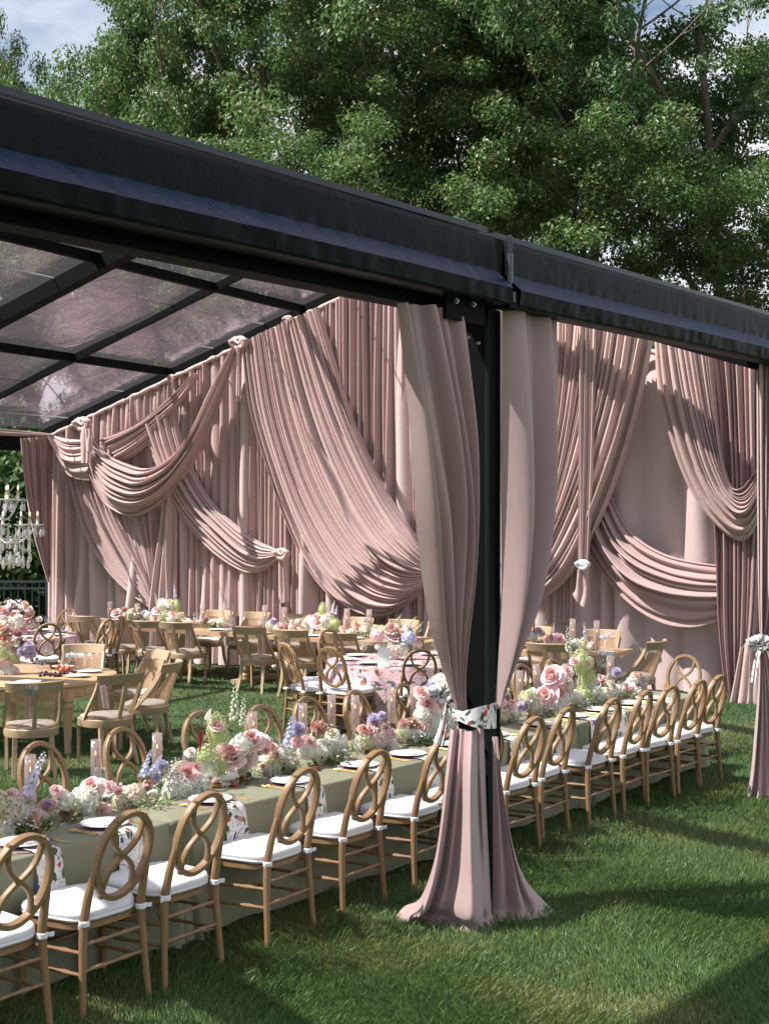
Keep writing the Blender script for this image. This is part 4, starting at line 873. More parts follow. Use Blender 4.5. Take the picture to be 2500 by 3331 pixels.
FL = {
 'rose': [rose_mesh(i, [M['rose_pink'], M['rose_core']]) for i in range(3)], 'peach': [rose_mesh(9, [M['peach'], M['coral']])], 'coral': [rose_mesh(12, [M['coral'], M['coral']])],
 'mauve': [rose_mesh(14, [M['rose_pink'], M['mauve_core']])], 'creamrose': [rose_mesh(15, [M['cream'], M['peach']])],
 'hydw': [hyd_mesh(1, [M['hyd_white'], M['cream']]), hyd_mesh(2, [M['hyd_white'], M['hyd_white']])], 'hydm': [hyd_mesh(3, [M['hyd_mix'], M['hyd_green']]), hyd_mesh(4, [M['hyd_mix'], M['rose_pink']])],
 'hydg': [hyd_mesh(5, [M['hyd_green'], M['hyd_mix']], 200, .14)], 'cone': [hyd_mesh(6, [M['hyd_green'], M['hyd_green']], 320, .115, 1.75)], 'hydb': [hyd_mesh(7, [M['hyd_blue'], M['hyd_blue']])], 'hydp': [hyd_mesh(8, [M['rose_pink'], M['lilac']])],
 'carn': [carn_mesh(1, [M['mauve_core'], M['peach']]), carn_mesh(2, [M['rose_pink'], M['rose_core']])], 'lil': [carn_mesh(3, [M['lilac'], M['lilac']])], 'thistle': [hyd_mesh(10, [M['dark_plum'], M['lilac']], 90, .14)],
 'delph': [spike_mesh(1, [M['lilac'], M['leafy']])], 'delb': [spike_mesh(2, [M['hyd_blue'], M['leafy']])], 'bell': [bell_mesh(1, [M['bud'], M['leafy']])], 'tassel': [spike_mesh(3, [M['burgundy'], M['burgundy']], 70, .05)],
 'fol': [foliage_mesh(1, [M['leafy'], M['moss']]), foliage_mesh(2, [M['leafy'], M['hyd_green'], M['moss']])], 'fil': [filler_mesh(1, [M['rose_pink'], M['cream'], M['lilac'], M['leafy']]), filler_mesh(2, [M['hyd_white'], M['peach'], M['hyd_green'], M['leafy']])]}
FN = {'rose': 'rose', 'peach': 'rose', 'coral': 'rose', 'mauve': 'rose', 'creamrose': 'rose', 'hydw': 'hydrangea', 'hydm': 'hydrangea', 'hydg': 'hydrangea', 'cone': 'hydrangea_cone', 'hydb': 'hydrangea', 'hydp': 'hydrangea', 'carn': 'carnation', 'lil': 'sweet_pea', 'thistle': 'thistle', 'delph': 'delphinium', 'delb': 'delphinium', 'bell': 'bell_spike', 'tassel': 'amaranth', 'fol': 'foliage', 'fil': 'small_blossoms'}
fr = random.Random(77)
def head(root, kind, p, r, lean=None):
    me = fr.choice(FL[kind]); o = bpy.data.objects.new(FN[kind], me); col.objects.link(o); o.parent = root
    o.location = p-root.location; o.scale = (r, r, r)
    if lean is not None: o.rotation_euler = lean
    elif kind in ('rose', 'peach', 'coral', 'mauve', 'creamrose', 'carn', 'lil'): o.rotation_euler = (R(fr.uniform(30, 62)), 0, R(fr.uniform(-38, 38)))
    else: o.rotation_euler = (R(fr.uniform(-8, 8)), R(fr.uniform(-8, 8)), fr.uniform(0, 6.28))
    return o
def arrangement(base, label, group, heads, place, sc, vase=None, spread=.14, fol=2, foln=.12):
    root = empty('flower_arrangement', base); tag(root, label, 'flowers', group)
    for h in heads:
        kind, x, y, r = h[:4]; p = place(x*K, y*K); rad = 1.12*r*K/F*p.y
        if kind in ('delph', 'delb', 'bell', 'tassel'):
            x2, y2 = h[4:6]; q = place(x2*K, y2*K); L = (q-p).length; d = (q-p).normalized(); o = head(root, kind, p, L); o.rotation_euler = d.to_track_quat('Z', 'Y').to_euler()
        else:
            if kind[:3] not in ('hyd', 'con'): rad *= 1.05
            else: rad *= .95
            if kind == 'cone': rad *= .62
            head(root, kind, p-Vector((0, 0, rad*.3)) if FN[kind] == 'rose' else p, rad)
    for k in range(fol):
        p = base+Vector((fr.uniform(-spread, spread), fr.uniform(-.05, .05), .005)); o = head(root, 'fol', p, foln*fr.uniform(.8, 1.2)); o = head(root, 'fil', p+Vector((fr.uniform(-.03, .03), 0, .03)), foln*fr.uniform(.6, .9)) if k == 0 else None
    cx_ = [h for h in heads if h[0] not in ('delph', 'delb', 'bell', 'tassel')]
    for k in range(len(cx_)//2+2):
        h = fr.choice(cx_); kd = fr.choice(('creamrose', 'carn', 'peach', 'rose', 'hydw', 'lil', 'hydm')); p = place((h[1]+fr.uniform(-1, 1)*h[3]*.9)*K, (h[2]+fr.uniform(-.5, .7)*h[3])*K); p.y -= fr.uniform(-.02, .05)
        if p.z > base.z+.02: head(root, kd, p, h[3]*fr.uniform(.32, .5)*K/F*p.y)
    if vase:
        mb = MB(); w = vase[1]; hh = vase[2]
        mb.lathe([(.01, 0), (.45*w, 0), (.47*w, hh*.04), (.36*w, hh*.22), (.5*w, hh*.32), (.86*w, hh*.5), (1.0*w, hh*.78), (.97*w, hh*1.0), (.92*w, hh*.98), (.9*w, hh*.8), (.01, hh*.6)], 28, tuple(vase[0]-base)); mb.build('vase', M[vase[3]], root)
    return root
VC = 5.62
pl_main = lambda x, y: onv(x, y, VC)
def tb(x, y, z=None): return G(x*K, y*K, TZ if z is None else z)
def base_at(x, z=TZ, v=VC): p = onv(x*K, 2000, v); return Vector((p.x, p.y, z))
GM = 'flower clusters along the long green table'
arrangement(base_at(20), 'green and blush hydrangea cluster at the left edge on the green table', GM, [('hydm', 22, 1750, 34), ('hydm', -15, 1735, 30), ('hydm', 2, 1790, 30), ('peach', 38, 1783, 14), ('rose', 25, 1712, 14), ('carn', 66, 1782, 10), ('rose', 76, 1755, 14), ('fil', 50, 1760, 30), ('delph', 40, 1760, 0, 102, 1622), ('lil', 40, 1730, 12)], pl_main, 1)
arrangement(base_at(165), 'white hydrangea with pink rose and lilac sweet peas, second cluster from the left', GM, [('hydw', 185, 1728, 30), ('carn', 102, 1742, 16), ('hydw', 138, 1730, 20), ('rose', 200, 1694, 25), ('rose', 219, 1745, 19), ('carn', 145, 1758, 15), ('lil', 150, 1762, 10), ('lil', 152, 1722, 9), ('rose', 122, 1704, 13), ('creamrose', 128, 1724, 14), ('fol', 165, 1775, 24), ('fil', 118, 1745, 30)], pl_main, 1)
arrangement(base_at(285), 'blushing hydrangea with coral roses and blue delphinium, third cluster from the left', GM, [('hydm', 288, 1722, 26), ('hydm', 318, 1738, 22), ('hydm', 262, 1735, 20), ('peach', 293, 1703, 14), ('carn', 255, 1708, 9), ('rose', 236, 1696, 13), ('carn', 318, 1702, 9), ('delb', 300, 1700, 0, 330, 1618), ('delb', 315, 1690, 0, 352, 1630), ('bell', 310, 1715, 0, 388, 1635), ('lil', 338, 1680, 10), ('rose', 320, 1690, 9), ('creamrose', 330, 1715, 13)], pl_main, 1)
arrangement(base_at(405), 'large pale pink rose over white hydrangeas, left of the white bowl', GM, [('hydw', 385, 1706, 32), ('hydw', 420, 1700, 30), ('rose', 398, 1664, 30), ('lil', 352, 1655, 12), ('fil', 375, 1690, 34), ('bell', 360, 1690, 0, 400, 1640)], pl_main, 1)
arrangement(base_at(492), 'tall arrangement of green hydrangea and big pink roses in a white footed bowl', 'tall bowl arrangements on the long green table', [('cone', 470, 1580, 36), ('hydg', 448, 1632, 24), ('hydg', 475, 1655, 22), ('rose', 494, 1624, 33), ('rose', 526, 1640, 24), ('rose', 545, 1592, 26), ('rose', 566, 1596, 18), ('creamrose', 540, 1630, 17), ('hydw', 520, 1610, 22), ('tassel', 436, 1560, 0, 430, 1625), ('bell', 505, 1600, 0, 511, 1470), ('bell', 525, 1600, 0, 528, 1500), ('creamrose', 412, 1622, 11), ('fol', 500, 1640, 34), ('hydg', 520, 1655, 18)], pl_main, 1, vase=(base_at(489, TZ), .068, .085, 'porcelain'), fol=1, foln=.10)
arrangement(base_at(600), 'green hydrangea with coral and peach blossoms, right of the white bowl', GM, [('hydg', 590, 1655, 24), ('hydm', 618, 1650, 26), ('hydm', 575, 1662, 18), ('peach', 594, 1628, 12), ('coral', 574, 1618, 9), ('rose', 588, 1610, 12), ('peach', 602, 1632, 10), ('carn', 600, 1648, 12), ('delb', 612, 1640, 0, 634, 1545), ('creamrose', 614, 1616, 11), ('fil', 600, 1640, 34)], pl_main, 1)
arrangement(base_at(690), 'white hydrangeas with pink rose and peach carnation between the tall cylinders', GM, [('rose', 665, 1600, 18), ('carn', 687, 1574, 15), ('hydw', 696, 1622, 25), ('hydw', 722, 1610, 23), ('creamrose', 718, 1582, 14), ('hydw', 662, 1622, 18), ('rose', 640, 1600, 15), ('lil', 645, 1575, 14), ('fil', 700, 1590, 34), ('delb', 636, 1600, 0, 640, 1548)], pl_main, 1)
arrangement(base_at(815), 'coral and blush roses with sweet peas, sixth low cluster from the left', GM, [('coral', 784, 1573, 14), ('rose', 800, 1572, 14), ('hydm', 808, 1602, 24), ('hydp', 832, 1600, 20), ('lil', 808, 1556, 14), ('rose', 843, 1580, 13), ('rose', 832, 1570, 11), ('hydm', 786, 1600, 18), ('delph', 806, 1570, 0, 803, 1535), ('fil', 820, 1580, 30), ('lil', 824, 1546, 9)], pl_main, 1)
arrangement(base_at(888), 'peach carnations over white hydrangea and moss, seventh low cluster from the left', GM, [('carn', 872, 1564, 11), ('carn', 889, 1563, 12), ('rose', 906, 1566, 17), ('hydw', 893, 1592, 22), ('hydg', 868, 1585, 16), ('hydw', 912, 1588, 18), ('rose', 913, 1548, 12), ('fil', 888, 1575, 28)], pl_main, 1)
arrangement(base_at(940), 'tall pink rose arrangement in a white bowl beside the tied curtain', 'tall bowl arrangements on the long green table', [('hydw', 953, 1480, 25), ('rose', 922, 1517, 22), ('rose', 910, 1492, 16), ('lil', 935, 1492, 17), ('hydw', 934, 1550, 26), ('hydw', 912, 1545, 18), ('coral', 962, 1545, 12), ('rose', 945, 1520, 16), ('coral', 948, 1498, 9), ('creamrose', 968, 1525, 14), ('hydw', 965, 1560, 18)], pl_main, 1, vase=(base_at(941, TZ), .062, .08, 'porcelain'), fol=1, foln=.10)
arrangement(base_at(1088), 'mauve rose cluster just right of the black post', GM, [('mauve', 1092, 1524, 19), ('hydm', 1080, 1545, 20), ('peach', 1088, 1489, 10), ('rose', 1078, 1510, 14), ('hydw', 1105, 1545, 14), ('fol', 1100, 1550, 16), ('lil', 1122, 1526, 10)], pl_main, 1, fol=1)
arrangement(base_at(1150), 'blush and green hydrangea cluster, second to the right of the black post', GM, [('hydm', 1150, 1522, 22), ('hydg', 1135, 1508, 16), ('coral', 1144, 1530, 10), ('creamrose', 1158, 1528, 12), ('rose', 1168, 1514, 11), ('lil', 1130, 1524, 11), ('creamrose', 1146, 1492, 11), ('rose', 1160, 1500, 12)], pl_main, 1, fol=1)
arrangement(base_at(1200), 'mound of pale peonies beside the lime hydrangea, right of the black post', GM, [('rose', 1180, 1496, 24), ('rose', 1204, 1494, 22), ('hydw', 1202, 1524, 24), ('hydw', 1182, 1525, 18), ('rose', 1193, 1452, 24), ('rose', 1206, 1466, 15), ('rose', 1184, 1462, 15), ('peach', 1209, 1464, 10), ('hydm', 1220, 1480, 18), ('rose', 1222, 1446, 14), ('fil', 1205, 1480, 30), ('creamrose', 1224, 1495, 14)], pl_main, 1, fol=1)
arrangement(base_at(1258), 'tall lime green hydrangea cones with a bell spike, right half of the green table', GM, [('cone', 1252, 1432, 30), ('cone', 1266, 1468, 32), ('hydg', 1262, 1500, 20), ('fol', 1270, 1512, 24), ('bell', 1226, 1440, 0, 1224, 1350), ('hydw', 1240, 1505, 16), ('thistle', 1238, 1458, 7), ('fol', 1288, 1490, 14)], pl_main, 1, fol=1)
arrangement(base_at(1300), 'pink buds and white hydrangea near the right end of the green table', GM, [('hydw', 1290, 1504, 18), ('hydm', 1306, 1508, 15), ('rose', 1298, 1462, 7), ('coral', 1300, 1470, 6), ('creamrose', 1314, 1490, 13), ('hydw', 1322, 1495, 13), ('lil', 1330, 1452, 10), ('creamrose', 1318, 1474, 9), ('bell', 1300, 1490, 0, 1316, 1450)], pl_main, 1, fol=1)
arrangement(base_at(1346), 'mauve rose and peach carnation, last cluster at the right end', GM, [('mauve', 1353, 1482, 16), ('hydg', 1346, 1500, 10), ('creamrose', 1330, 1485, 12), ('lil', 1378, 1478, 8), ('peach', 1371, 1458, 10), ('hydw', 1364, 1472, 12), ('hydm', 1338, 1504, 13), ('carn', 1380, 1462, 8)], pl_main, 1, fol=1)
# calla in the tall arrangement
mb = MB(); p = onv(455*K, 1538*K, VC); 
mb.grid([[(math.cos(a_)*(.004+.03*t**1.6)*(1+.5*max(0, math.cos(a_))*t), math.sin(a_)*(.004+.026*t**1.6), .09*t+.02*t*math.cos(a_)) for t in [k/6 for k in range(7)]] for a_ in [j*2*math.pi/14 for j in range(14)]], closeu=True); mb.tube([(0, 0, 0), (.01, 0, -.12), (.03, 0, -.2)], [.006, .006, .004], 6, 1)
o = mb.build('calla_lily', [M['cream'], M['bud']], None, auto=0, loc=p-Vector((-.01, 0, .07))); o.scale = (.75,)*3; o.rotation_euler = (0, R(-28), R(20)); tag(o, 'single white calla lily rising above the lime hydrangea by the white bowl', 'flower')
# other tables
def onplane(P0, nrm):
    def f(x, y):
        rx = (x-CX)/F; d = P0.dot(nrm)/(rx*nrm.x+nrm.y); return D(x, y, d)
    return f
Z2 = .66
pl_back = onplane(TR0+q_*.45, q_); bb = lambda x: (lambda p: Vector((p.x, p.y, Z2)))(pl_back(x*K, 2000))
GB = 'flower clusters on the back tables'
arrangement(bb(275), 'pink peony and pale blooms at the far left of the back tables', GB, [('rose', 252, 1321, 12), ('carn', 268, 1318, 7), ('creamrose', 278, 1324, 10), ('hydw', 294, 1330, 9), ('hydw', 320, 1330, 9), ('fil', 300, 1328, 22), ('rose', 322, 1340, 8)], pl_back, 1, foln=.16)
arrangement(bb(362), 'tall pink and lime arrangement in a grey vase on the back tables', 'tall arrangements on the back tables', [('rose', 375, 1324, 11), ('hydg', 358, 1332, 16), ('cone', 382, 1308, 14), ('rose', 340, 1315, 11), ('hydw', 352, 1306, 12), ('creamrose', 366, 1300, 10), ('rose', 334, 1330, 9), ('hydm', 390, 1332, 10), ('delph', 380, 1300, 0, 377, 1262), ('bell', 345, 1320, 0, 335, 1280), ('bell', 360, 1300, 0, 362, 1275)], pl_back, 1, vase=(bb(372), .09, .12, 'china'), foln=.14)
arrangement(bb(430), 'mauve rose and pink blooms right of the grey vase on the back tables', GB, [('mauve', 420, 1343, 9), ('carn', 446, 1340, 9), ('hydw', 408, 1346, 9), ('peach', 400, 1336, 7), ('fil', 436, 1344, 20)], pl_back, 1, foln=.12)
arrangement(bb(475), 'pale green cluster with a stray vine near the gap between back tables', GB, [('hydm', 462, 1350, 13), ('hydm', 480, 1348, 13), ('rose', 488, 1350, 8), ('fol', 474, 1352, 16), ('bell', 495, 1345, 0, 520, 1318)], pl_back, 1, foln=.14)
arrangement(bb(598), 'round white and pink blooms on the middle back table', GB, [('hydw', 586, 1352, 11), ('rose', 603, 1350, 10), ('hydw', 596, 1358, 8), ('fil', 630, 1352, 18), ('lil', 590, 1342, 7)], pl_back, 1, foln=.12)
arrangement(bb(645), 'small pale pink blooms left of the tall lime bowl on the back table', GB, [('rose', 640, 1354, 9), ('peach', 652, 1350, 9), ('hydw', 630, 1357, 8), ('creamrose', 660, 1346, 8)], pl_back, 1, foln=.12)
arrangement(bb(705), 'tall lime hydrangea and pink bowl arrangement on the middle back table', 'tall arrangements on the back tables', [('cone', 697, 1318, 16), ('rose', 688, 1342, 14), ('rose', 684, 1330, 10), ('hydw', 706, 1338, 13), ('hydg', 723, 1348, 13), ('delph', 716, 1335, 0, 722, 1296), ('delph', 724, 1335, 0, 728, 1306), ('creamrose', 712, 1344, 9), ('hydm', 700, 1355, 11)], pl_back, 1, vase=(bb(705), .08, .09, 'blush_vase'), foln=.12)
arrangement(bb(775), 'pink rose cluster between two candles, behind the middle round table', GB, [('mauve', 775, 1359, 10), ('peach', 768, 1346, 8), ('hydw', 786, 1362, 10), ('rose', 742, 1356, 9), ('peach', 755, 1360, 8), ('lil', 790, 1340, 5), ('hydw', 760, 1366, 9)], pl_back, 1, foln=.12)
arrangement(bb(812), 'green and pink cluster beyond the blue hydrangea bouquet', GB, [('hydm', 812, 1362, 12), ('hydg', 824, 1360, 10), ('rose', 836, 1368, 8)], pl_back, 1, foln=.12)
arrangement(bb(1145), 'mauve rose bowl beside the right half of the tied curtain', GB, [('mauve', 1140, 1363, 12), ('hydg', 1143, 1345, 10), ('hydw', 1150, 1376, 10), ('creamrose', 1168, 1366, 8), ('lil', 1162, 1362, 7), ('tassel', 1152, 1380, 0, 1153, 1345)], pl_back, 1, vase=(bb(1128), .07, .09, 'blush_vase'), foln=.12)
arrangement(bb(1200), 'deep pink peonies in a low glass on the right back table', GB, [('rose', 1192, 1377, 12), ('coral', 1184, 1380, 8), ('rose', 1207, 1376, 12), ('hydw', 1198, 1388, 9)], pl_back, 1, foln=.08)
arrangement(bb(1252), 'white green hydrangeas with lilac delphinium on the right back table', GB, [('hydw', 1243, 1392, 13), ('hydm', 1260, 1391, 13), ('rose', 1276, 1390, 6), ('peach', 1236, 1384, 7), ('delph', 1266, 1395, 0, 1260, 1343), ('delph', 1285, 1385, 0, 1330, 1364), ('hydw', 1274, 1397, 9)], pl_back, 1, foln=.10)
pl_rt = onplane(Vector((0, RT[1], 0)), Vector((0, 1, 0)))
arrangement(Vector((RT[0]-.05, RT[1], Z2)), 'pink, white and blue hydrangea bouquet in a blush vase on the middle round table', 'round table bouquets', [('rose', 851, 1371, 15), ('mauve', 845, 1353, 14), ('hydb', 881, 1377, 16), ('hydp', 815, 1372, 14), ('hydg', 872, 1391, 9), ('hydw', 862, 1402, 18), ('hydw', 845, 1400, 14), ('coral', 833, 1392, 9), ('rose', 856, 1388, 9), ('creamrose', 823, 1392, 11), ('rose', 903, 1388, 8), ('creamrose', 880, 1354, 10), ('hydg', 832, 1360, 8), ('bell', 870, 1365, 0, 900, 1330), ('bell', 850, 1350, 0, 868, 1325), ('coral', 868, 1362, 7), ('bell', 890, 1370, 0, 914, 1342), ('fil', 855, 1385, 30)], pl_rt, 1, vase=(Vector((RT[0]-.05, RT[1], Z2)), .085, .15, 'blush_vase'), fol=0)
pl_rl = onplane(Vector((0, RL[1], 0)), Vector((0, 1, 0)))
arrangement(Vector((RL[0]+.0, RL[1], Z2)), 'pink and white bouquet in a blush vase before the dark fence', 'round table bouquets', [('rose', 24, 1302, 10), ('rose', 6, 1316, 13), ('rose', 30, 1324, 13), ('hydw', 38, 1342, 18), ('coral', 64, 1324, 12), ('rose', 64, 1342, 12), ('creamrose', 62, 1312, 9), ('peach', 54, 1302, 7), ('creamrose', 44, 1314, 8), ('hydw', 10, 1336, 12), ('lil', 22, 1318, 6), ('creamrose', 84, 1335, 8), ('creamrose', 80, 1350, 7), ('fil', 35, 1325, 40), ('rose', 50, 1355, 9)], pl_rl, 1, vase=(Vector((RL[0]-.02, RL[1], Z2)), .10, .18, 'blush_vase'), fol=0)
pl_ft = onplane(Vector((0, FT.y, 0)), Vector((0, 1, 0))); pb = pl_ft(0, 2200); pb.z = Z2
arrangement(pb, 'tall orange, green and orchid arrangement at the left edge on the fluted table', 'bouquet on the fluted table', [('peach', 2, 1350, 14), ('peach', 8, 1376, 16), ('coral', 14, 1360, 10), ('hydg', 6, 1408, 20), ('hydg', 27, 1420, 13), ('lil', 62, 1400, 13), ('lil', 48, 1408, 11), ('lil', 66, 1416, 11), ('thistle', 50, 1382, 8), ('thistle', 44, 1390, 7), ('creamrose', 12, 1430, 12), ('hydw', 8, 1455, 24), ('hydw', 24, 1448, 12), ('peach', 30, 1400, 10), ('fol', 26, 1375, 18), ('fol', 20, 1352, 14), ('hydp', 30, 1452, 12), ('creamrose', 36, 1385, 10), ('coral', 50, 1398, 7)], pl_ft, 1, vase=(pb, .12, .14, 'blush_vase'), fol=1)

# ---------------------------------------------------------------- candles in ribbed cylinders
def candle_in_glass(p, h, cw, label, group, wax='candle_pink', rad=.029, ch=.62, simple=False, lit=True):
    g = MB(); n = 90 if not simple else 36
    g.lathe([(rad*.9, .004), (rad, .006), (rad, h), (rad*.93, h), (rad*.93, .012), (rad*.3, .012)], n, rib=.05, nr=n//6)
    o = g.build('ribbed_glass_cylinder', M['ribbed'], None, auto=0, loc=p); tag(o, 'ribbed glass cylinder '+label, 'candle holder', group)
    c = MB(); tx = fr.uniform(-.004, .004); c.tube([(0, 0, .014), (tx*.5, 0, h*ch*.5), (tx, 0, h*ch)], [.0095, .009, .0085], 10)
    for k in range(3): c.tube([(.008*math.cos(k*2), .008*math.sin(k*2), h*ch*.99), (.010*math.cos(k*2), .010*math.sin(k*2), h*ch*(.82-.05*k))], [.003, .002], 5)
    root = c.build('taper_candle', M[wax], None, auto=0, loc=p); tag(root, 'taper candle inside the cylinder '+label, 'candle', group.replace('glass cylinders', 'taper candles'))
    w_ = MB(); w_.tube([(tx, 0, h*ch), (tx, 0, h*ch+.01)], .001, 4); w_.build('wick', M['black'], root)
    if lit:
        f_ = MB(); f_.lathe([(.0005, 0), (.0035, .004), (.004, .009), (.0025, .018), (.0005, .028)], 8, (tx, 0, h*ch+.006)); f_.build('flame', M['flame'], root)
mainc = [(66, 1630, 'at the left edge'), (208, 1597, 'standing before the lawn, second from the left'), (340, 1583, 'beside the blue delphinium'), (546, 1537, 'right of the tall pink roses'), (654, 1519, 'fifth from the left on the green table'), (716, 1500, 'sixth from the left, on the table\'s far side'), (767, 1502, 'seventh from the left on the green table'), (845, 1488, 'eighth from the left on the green table'), (893, 1478, 'left of the tied curtain'), (1121, 1448, 'first right of the black post'), (1157, 1434, 'second right of the black post'), (1222, 1433, 'before the pale peonies'), (1316, 1416, 'last at the right end of the green table')]
for x, y, lb in mainc:
    p = G(x*K, y*K, TZ+.255); p.z = TZ; candle_in_glass(p, .255, .027, lb, 'glass cylinders on the long green table')
backc = [(238, 1299), (297, 1303), (438, 1303), (503, 1305), (572, 1307), (614, 1311), (749, 1314), (797, 1316), (1236, 1336), (1288, 1340)]
for i, (x, y) in enumerate(backc):
    p = pl_back(x*K, y*K); h = p.z-Z2; p.z = Z2; candle_in_glass(p, max(h, .2), .03, 'on the back tables, %s from the left' % ORD[i], 'glass cylinders on the back tables', 'candle_green', .034, .6, True)

# ---------------------------------------------------------------- place settings
def plate_mesh():
    mb = MB(); mb.lathe([(.001, .008), (.075, .008), (.085, .012), (.118, .018), (.12, .020), (.116, .022), (.085, .017), (.072, .0125), (.001, .0125)], 36); return mb
plate0 = plate_mesh().build('dinner_plate', M['china'], None, auto=0); plate0['category'] = 'plate'
mb = MB(); mb.lathe([(.001, .0), (.150, .0), (.152, .002), (.150, .004), (.001, .004)], 36); mat0 = mb.build('placemat', M['placemat'], None); mat0['category'] = 'placemat'
def cut_mesh(kind):
    mb = MB(); L = .19
    if kind == 'fork':
        mb.tube([(0, -L/2, .004), (0, 0, .006), (0, L*.25, .005)], [.0035, .002, .003], 6); mb.box((0, L*.28, .005), (.016, .02, .002))
        for k in range(4): mb.tube([(-.0066+.0044*k, L*.3, .005), (-.0066+.0044*k, L*.47, .007)], .0013, 4)
    else: mb.tube([(0, -L/2, .004), (0, 0, .004)], [.0035, .0025], 6); mb.box((.001, L*.22, .005), (.011, L*.46, .002))
    return mb
fork0 = cut_mesh('fork').build('fork', M['gold'], None); fork0['category'] = 'fork'
knife0 = cut_mesh('knife').build('knife', M['gold'], None); knife0['category'] = 'knife'
def wine_mesh(s=1):
    mb = MB(); mb.lathe([(.001, .002), (.032, .002), (.034, .004), (.006, .010), (.0035, .02), (.0035, .085), (.008, .095), (.034, .115), (.038, .13), (.030, .185), (.0285, .185), (.036, .131), (.030, .115), (.001, .10)], 24); return mb
wine0 = wine_mesh().build('wine_glass', M['glass'], None, auto=0); wine0['category'] = 'glass'
mb = MB(); mb.lathe([(.001, .003), (.026, .003), (.030, .008), (.036, .03), (.026, .105), (.0248, .105), (.034, .032), (.026, .012), (.001, .009)], 24); tum0 = mb.build('tumbler', M['glass'], None, auto=0); tum0['category'] = 'glass'
def napkin(c_u, edge_v, sgn, label):
    w_ = .085; rows = []; uv = []; s0 = fr.uniform(0, 20)
    path = [(.16, TZ+.012), (.08, TZ+.014), (.02, TZ+.016), (-.015, TZ+.008), (-.028, TZ-.03), (-.034, TZ-.10), (-.040, TZ-.17), (-.044, TZ-.205)]
    for i in range(17):
        a_ = i/16*2-1; row = []; L = 0; pr_ = None
        for j in range(len(path)*3-2):
            k = j/3; k0 = min(int(k), len(path)-2); f_ = k-k0; dv = path[k0][0]*(1-f_)+path[k0+1][0]*f_; z = path[k0][1]*(1-f_)+path[k0+1][1]*f_
            if pr_: L += math.hypot(dv-pr_[0], z-pr_[1])
            pr_ = (dv, z); wf = w_*(.55 if k < 1 else .8+.045*max(k-2, 0)); fold_ = .006*math.sin(a_*7+k)*min(k/3, 1)
            row.append(UV(c_u+a_*wf, edge_v+sgn*(dv-fold_), z+(.004*math.sin(a_*4) if k < 2 else 0))); uv.append((a_*w_+s0, L+s0))
        rows.append(row)
    mb = MB(); mb.grid(rows, uvs=uv); o = mb.build('napkin', M['floral_white'], None, auto=0); md = o.modifiers.new('thick', 'SOLIDIFY'); md.thickness = .003
    tag(o, label, 'napkin', 'printed napkins hanging over the green table edge')
    mb = MB()
    for sg in (-1, 1): mb.grid([[UV(c_u-.03+sg*k*.006+dx, edge_v+sgn*(.09+.012*k), TZ+.03+.008*math.sin(k*1.5+sg)-.0025*k) for k in range(7)] for dx in (0, .014)])
    mb.tube([UV(c_u-.03+.013*math.cos(a_), edge_v+sgn*(.09+.013*math.sin(a_)), TZ+.03) for a_ in [k*.6 for k in range(11)]], .008, 6)
    o = mb.build('napkin_ribbon', M['lilac_cloth'], None, auto=0); tag(o, 'pale lilac gauze ribbon, with the '+label.replace('printed ', ''), 'ribbon', 'gauze ribbons on the napkins')
GP = {'plate': 'white plates on the long green table', 'mat': 'mauve placemats on the long green table', 'fork': 'gold forks on the long green table', 'knife': 'gold knives on the long green table', 'wine': 'wine glasses on the long green table', 'tumbler': 'tumblers on the long green table'}
for si, (row, ev, sgn, nm) in enumerate(((near, TV0, 1, 'near'), (fu, TV1, -1, 'far'))):
    for i, (u, v) in enumerate(row):
        lb = 'at the %s %s-side chair from the left' % (ORD[i], nm); z = TZ+.006; ry = YAW if sgn > 0 else YAW+math.pi
        spawn(mat0, UV(u, ev+sgn*.165, z), fr.uniform(0, 6), 'round mauve placemat '+lb, GP['mat'])
        spawn(plate0, UV(u, ev+sgn*.165, z+.006), fr.uniform(0, 6), 'white patterned dinner plate '+lb, GP['plate'])
        spawn(fork0, UV(u-.17*sgn, ev+sgn*.14, z+.004), ry+R(fr.uniform(-5, 5)), 'outer gold fork '+lb, GP['fork']); spawn(fork0, UV(u-.145*sgn, ev+sgn*.135, z+.004), ry+R(fr.uniform(-5, 5)), 'inner gold fork '+lb, GP['fork'])
        spawn(knife0, UV(u+.165*sgn, ev+sgn*.14, z), ry+R(fr.uniform(-4, 4)), 'gold knife '+lb, GP['knife'])
        spawn(wine0, UV(u+.13*sgn, ev+sgn*.285, TZ+.004), 0, 'stemmed wine glass '+lb, GP['wine'], scale=fr.uniform(.95, 1.1))
        spawn(tum0, UV(u+.03*sgn, ev+sgn*.31, TZ+.004), 0, 'clear tumbler '+lb, GP['tumbler'])
        if si == 0: napkin(u, ev, 1, 'printed botanical napkin '+lb)
def small_setting(c, face, lb, grp, mats='placemat'):
    f = Vector((face[0], face[1], 0)).normalized(); s = Vector((f.y, -f.x, 0)); rz = math.atan2(f.y, f.x)-math.pi/2; c = Vector(c)
    spawn(plate0, c, 0, 'white dinner plate '+lb, 'white plates on '+grp, scale=.95)
    spawn(knife0, c+s*.15-Vector((0, 0, 0)), rz, 'gold knife '+lb, 'gold knives on '+grp); spawn(fork0, c-s*.15, rz, 'gold fork '+lb, 'gold forks on '+grp)
    spawn(wine0, c+f*.16+s*.10-Vector((0, 0, .004)), 0, 'stemmed glass '+lb, 'stemmed glasses on '+grp, scale=1.1)
for k in range(8):
    a_ = R(10+45*k); c = Vector((RT[0]+math.cos(a_)*.56, RT[1]+math.sin(a_)*.56, Z2+.003)); small_setting(c, (-math.cos(a_), -math.sin(a_)), 'at the %s place of the middle round table' % ORD[k], 'the middle round table')
